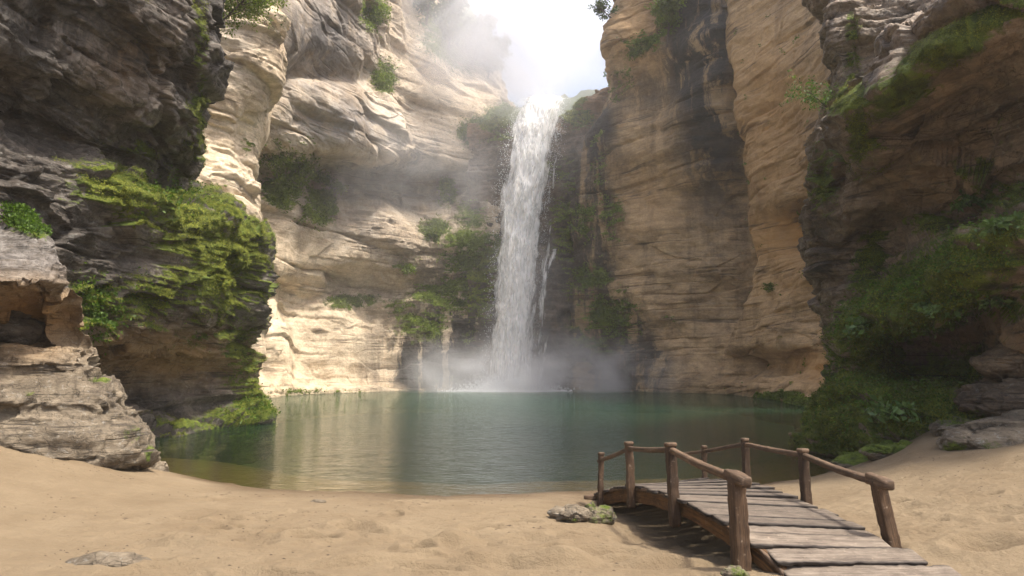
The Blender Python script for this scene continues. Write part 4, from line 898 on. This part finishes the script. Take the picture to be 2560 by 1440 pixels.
for k in range(4):
    for (T_, B_, W_) in ((LT, LB, pw), (RT, RB, pw2)):
        w_ = W_[k]; o = beam('post', [B_[k] - bo - np.array([0, 0, .06]), T_[k] - bo], [w_ * 1.04, w_, w_ * .93], [w_ * .95, w_ * .9, w_ * .86], 'post_wood', br, side=tdir, nseg=30, p=7, jit=.008, seed=50 + k + (4 if T_ is RT else 0), K=20, cap=.9)
        if k < 3:
            tp = T_[k] - bo; ud = (T_[k] - B_[k]); ud /= np.linalg.norm(ud)
            beam('post_cap', [tp - ud * .025, tp + ud * .022], w_ * 1.16, w_ * 1.12, 'rail_wood', o, side=tdir, nseg=5, p=4, jit=.006, seed=60 + k, cap=.9)
def rail(pts, r0, r1, s): beam('handrail', [p_ - bo for p_ in pts], [r0 * .95, r1 * .94], [r0 * .9, r1 * .9], 'rail_wood', br, nseg=34, p=2.8, jit=.005, seed=s, K=16, cap=.8)
def lerp(a, b, t): return a + (b - a) * t
dn = lambda T_, B_, f: T_ + (B_ - T_) * f
l1, l2, l3, l4 = [dn(a, b, f) for a, b, f in zip(LT, LB, (.10, .09, .07, .055))]
r1_, r2_, r3_, r4_ = [dn(a, b, f) for a, b, f in zip(RT, RB, (.10, .08, .07, .055))]
rail([l1 + (l1 - l2) * .12, lerp(l1, l2, .5) - np.array([0, 0, .012]), l2], .062, .068, 70)
rail([l2, lerp(l2, l3, .5) - np.array([0, 0, .012]), l3], .072, .08, 71)
rail([l3, lerp(l3, l4, .5) - np.array([0, 0, .01]), l4 + np.array([0, 0, .02])], .085, .105, 72)
rail([at(1712, 1134, 12.5), lerp(at(1712, 1134, 12.5), r1_, .5), r1_], .05, .06, 73)
rail([r1_, lerp(r1_, r2_, .5), r2_], .065, .072, 74)
rail([r2_, lerp(r2_, r3_, .5) - np.array([0, 0, .008]), r3_], .072, .085, 75)
rail([r3_, lerp(r3_, r4_, .5) - np.array([0, 0, .01]), r4_ + np.array([0, 0, .02])], .085, .10, 76)
for q, q0, s in ((l4, l3, 80), (r4_, r3_, 81)):
    d = (q - q0); d /= np.linalg.norm(d); c0 = q + np.array([0, 0, .035])
    beam('rail_end', [c0 - d * .14 - bo, c0 + d * .02 - bo, c0 + d * .20 - bo], [.125, .135, .12], [.12, .13, .11], 'rail_wood', br, nseg=16, p=3.2, jit=.012, seed=s, K=18, cap=.72)

# ------------------------------------------------------------------ waterfall
wf = empty('waterfall', (0, 66, 0)); setp(wf, 'tall white waterfall dropping from the notch in the cliff rim into the pool', 'waterfall')
wo3 = np.array([0, 66., 0])
WR = [(243, 1316, 1412, 72), (247, 1312, 1411, 70.0), (264, 1298, 1406, 68.4), (300, 1283, 1399, 67.5), (345, 1272, 1392, 67.0), (400, 1262, 1384, 66.6), (500, 1248, 1366, 66.2), (600, 1240, 1354, 65.9), (700, 1232, 1348, 65.6), (800, 1226, 1342, 65.3), (900, 1218, 1337, 65.1), (974, 1209, 1336, 65.0)]
def sheet(name, rows, dens, seed, dy=0., inset=(0, 0), nr=420, nc=70, amp=.3, edge_p=2.5):
    C = np.array([[at(lerp(a, b, inset[0] + (1 - inset[0] - inset[1]) * f), py, Y + dy) for f in np.linspace(0, 1, 5)] for py, a, b, Y in rows])
    A = resample_even(C, nr); A = catmull(A.transpose(1, 0, 2), nc).transpose(1, 0, 2); P = A.reshape(-1, 3)
    u = np.tile(np.linspace(-1, 1, nc), (nr, 1)).ravel()
    dd = amp * fbm(P * np.array([1.1, .3, .22]) + seed, 4, 300 + seed, .6) + .09 * fbm(P * np.array([5, 1, .9]) + seed, 3, 320 + seed)
    P = P + np.stack([.25 * fbm(P * np.array([.3, .3, .35]) + seed, 3, 340 + seed) * np.abs(u), -dd - .5 * (1 - u * u), 0 * dd], 1)
    v = np.repeat(np.r_[0, np.cumsum(np.linalg.norm(np.diff(A[:, nc // 2], axis=0), axis=1))], nc)
    W = np.linalg.norm(A[:, -1] - A[:, 0], axis=1).mean()
    uv = np.stack([u * W / 2, v], 1)
    return mesh_obj(name, P - wo3, grid_faces(nr, nc), fall_mat(dens, seed), wf, attrs={'edge': np.abs(u) ** edge_p}, uv=uv)
sheet('water_sheet', WR, .20, 1, .5, (.0, -.02))
sheet('water_sheet', WR, .18, 2, .15, (.02, .02), amp=.4)
sheet('water_sheet', WR, .14, 3, -.2, (.08, .10), amp=.5)
sheet('water_sheet', [(py, a, b, Y) for py, a, b, Y in WR[3:]], .06, 4, -.6, (-.03, .2), amp=.6)
sheet('side_veil', [(300, 1375, 1402, 67.6), (400, 1366, 1396, 67.0), (560, 1350, 1388, 66.8), (700, 1342, 1372, 66.6), (860, 1336, 1366, 66.5), (972, 1330, 1362, 66.3)], .01, 5, 0, nc=30, edge_p=3)
sheet('side_veil', [(625, 1376, 1400, 67.4), (650, 1366, 1390, 66.7), (690, 1352, 1378, 66.4), (760, 1344, 1366, 66.2), (860, 1338, 1352, 66.1)], .03, 6, 0, nc=30, nr=160, edge_p=3)
sheet('side_veil', [(840, 1362, 1374, 67.0), (880, 1356, 1366, 66.6), (972, 1350, 1362, 66.4)], .03, 7, 0, nc=20, nr=120, edge_p=3)
# drops thrown off the fall
nd = 4200; t = rng.uniform(.06, 1, nd); ix = t * (len(WR) - 1); lo_ = np.minimum(ix.astype(int), len(WR) - 2); f = ix - lo_
WA = np.array(WR, float); rr = WA[lo_] * (1 - f[:, None]) + WA[lo_ + 1] * f[:, None]
sp = rng.choice([-1, 1], nd) * (1 + np.abs(rng.normal(0, .16, nd))) ; pxd = (rr[:, 1] + rr[:, 2]) / 2 + sp * (rr[:, 2] - rr[:, 1]) / 2 * rng.uniform(.55, 1.08, nd)
Dp = np.array([at(a, b, c) for a, b, c in zip(pxd, rr[:, 0], rr[:, 3] - rng.uniform(.3, 1.6, nd))]) - wo3
tet = np.array([(1, 0, 0), (-.5, .87, 0), (-.5, -.87, 0), (0, 0, 2.2), (0, 0, -1.2)]); sz = rng.uniform(.012, .032, nd)
V = (Dp[:, None] + tet[None] * sz[:, None, None]).reshape(-1, 3)
tf = np.array([(0, 1, 3), (1, 2, 3), (2, 0, 3), (1, 0, 4), (2, 1, 4), (0, 2, 4)]); F_ = (tf[None] + 5 * np.arange(nd)[:, None, None]).reshape(-1, 3)
d_ = mesh_obj('flying_drops', V, F_, M['foam'], wf); setp(d_, kind='stuff')
# churned foam where it lands
nf = 5200; a = rng.uniform(0, 6.28, nf); r_ = np.abs(rng.normal(0, 1, nf)); cx = at(1272, 974, 64.9)
fx = cx[0] + np.cos(a) * r_ * 2.4; fy = 64.4 + np.sin(a) * r_ * .9 - .4
bmv = np.array([(1, 0, 0), (.5, .87, 0), (-.5, .87, 0), (-1, 0, 0), (-.5, -.87, 0), (.5, -.87, 0), (0, 0, .6)])
sz = rng.uniform(.06, .30, nf) * np.exp(-r_ * .55)
V = (np.stack([fx, fy, np.full(nf, .004)], 1)[:, None] + bmv[None] * (sz[:, None, None] * np.array([1.6, 1., 2.2]))).reshape(-1, 3)
tf = np.array([(i, (i + 1) % 6, 6) for i in range(6)]); F_ = (tf[None] + 7 * np.arange(nf)[:, None, None]).reshape(-1, 3)
setp(mesh_obj('foam', V, F_, M['foam']), 'white churned foam on the pool at the foot of the waterfall', 'foam', kind='stuff')

# splash thrown up at the foot (part of the fall)
ns_ = 7000; a = rng.uniform(0, 6.28, ns_); r_ = np.abs(rng.normal(0, 1, ns_)); hh = np.abs(rng.normal(0, 1, ns_)) * 1.1 * np.exp(-r_ * .6)
Dp = np.stack([cx[0] + np.cos(a) * r_ * 2.3, 64.3 + np.sin(a) * r_ * .8 - .3, .05 + hh], 1) - wo3; sz = rng.uniform(.02, .07, ns_) * np.exp(-hh * .5)
V = (Dp[:, None] + tet[None] * sz[:, None, None]).reshape(-1, 3); tf = np.array([(0, 1, 3), (1, 2, 3), (2, 0, 3), (1, 0, 4), (2, 1, 4), (0, 2, 4)]); F_ = (tf[None] + 5 * np.arange(ns_)[:, None, None]).reshape(-1, 3)
setp(mesh_obj('splash', V, F_, M['foam'], wf), kind='stuff')
# ------------------------------------------------------------------ litter on the sand
np_ = 1500; x = rng.uniform(-8, 9, np_); y = rng.uniform(5.5, 12.3, np_)
keep = (np.interp(x, SH[:, 0], SH[:, 1]) - y > .5) & ~((x > 1.2) & (x < 5) & (y > 6.2)); keep &= (per(np.stack([x * .5, y * .7, 0 * x], 1), 91) > .02); x, y = x[keep], y[keep]; z = sand_h(x, y)
V = []; F_ = []
for X_, Y_, Z_ in zip(x, y, z):
    L = rng.uniform(.005, .03) * (2.2 if rng.random() < .18 else 1); a = rng.uniform(-.8, .8); wd_ = rng.uniform(.005, .011); dx, dy = math.cos(a) * L, math.sin(a) * L * .8; nx, ny = -dy / L * wd_, dx / L * wd_; b = len(V)
    V += [(X_ - dx, Y_ - dy, Z_), (X_ + nx, Y_ + ny, Z_ - .002), (X_ + dx, Y_ + dy, Z_), (X_ - nx, Y_ - ny, Z_ - .002), (X_, Y_, Z_ + wd_ * 1.1)]
    F_ += [(b, b + 3, b + 4), (b + 3, b + 2, b + 4), (b + 2, b + 1, b + 4), (b + 1, b, b + 4)]
setp(mesh_obj('litter', V, np.array(F_), M['twig'], smooth=False), 'dark bits of twig and bark scattered over the sand', 'litter', kind='stuff')

# ------------------------------------------------------------------ far wooded hill, mist and haze
hx = np.linspace(-60, 110, 170); hy = np.linspace(0, 30, 30); HX, HY = np.meshgrid(hx, hy)
top = 62 + 10 * np.exp(-((HX - 24) / 26) ** 2) - .06 * np.abs(HX - 10)
HZ = top * np.sqrt(np.clip(HY / 30, 0, 1)); Pn = np.stack([HX.ravel(), HY.ravel() * 1.6 + 118, HZ.ravel()], 1); Pn[:, 2] += 2.2 * fbm(Pn * .16, 5, 70, .65); Pn[:, 1] += 2 * fbm(Pn * .2, 4, 71)
setp(mesh_obj('hill', Pn, grid_faces(30, 170), M['hill']), 'wooded hill fading into the mist behind the waterfall', kind='structure')

def puff(name, label, c, r3, dens, nscale, soft=.5):
    bm = bmesh.new(); bmesh.ops.create_icosphere(bm, subdivisions=3, radius=1); P = np.array([v.co[:] for v in bm.verts]); F_ = np.array([[v.index for v in f.verts] for f in bm.faces]); bm.free()
    o = mesh_obj(name, P, F_, mist_mat(name + '_air', dens, nscale, soft)); o.location = c; o.scale = r3
    setp(o, label, 'mist', kind='stuff'); return o
puff('mist', 'spray drifting over the pool at the foot of the waterfall', (2.5, 61.5, 1.2), (17, 6, 5.2), .6, .22, .2)
puff('mist', 'column of spray hanging around the waterfall', (.5, 63.8, 9), (6, 3.4, 12), .09, .2, .4)
puff('mist', 'bank of mist drifting in front of the pale back wall', (-9, 59, 19), (11, 5, 7), .12, .12, .4)
puff('mist', 'veil of mist before the trees on the rim', (-2, 71, 38), (22, 8, 15), .24, .09, .3)
puff('mist', 'faint misty air filling the back of the gorge', (-2, 61, 17), (25, 13, 27), .010, .05, .6)
puff('mist', 'bright cloud bank filling the gap above the waterfall', (3, 86, 45), (27, 15, 17), .10, .06, .3)
hz = np.array([(x, y, z) for x in (-410, 410) for y in (-310, 510) for z in (-5.5, 90)], float)
m, nt = nodes('hazy_air'); n = N(nt); n.out(None, n.new('VolumePrincipled', {'Color': (.98, .97, .95, 1), 'Density': .0006, 'Anisotropy': .25}).outputs[0])
setp(mesh_obj('haze', hz, [(0, 1, 3, 2), (4, 6, 7, 5), (0, 4, 5, 1), (2, 3, 7, 6), (0, 2, 6, 4), (1, 5, 7, 3)], m, smooth=False), 'thin pale haze in the gorge air', 'haze', kind='stuff')
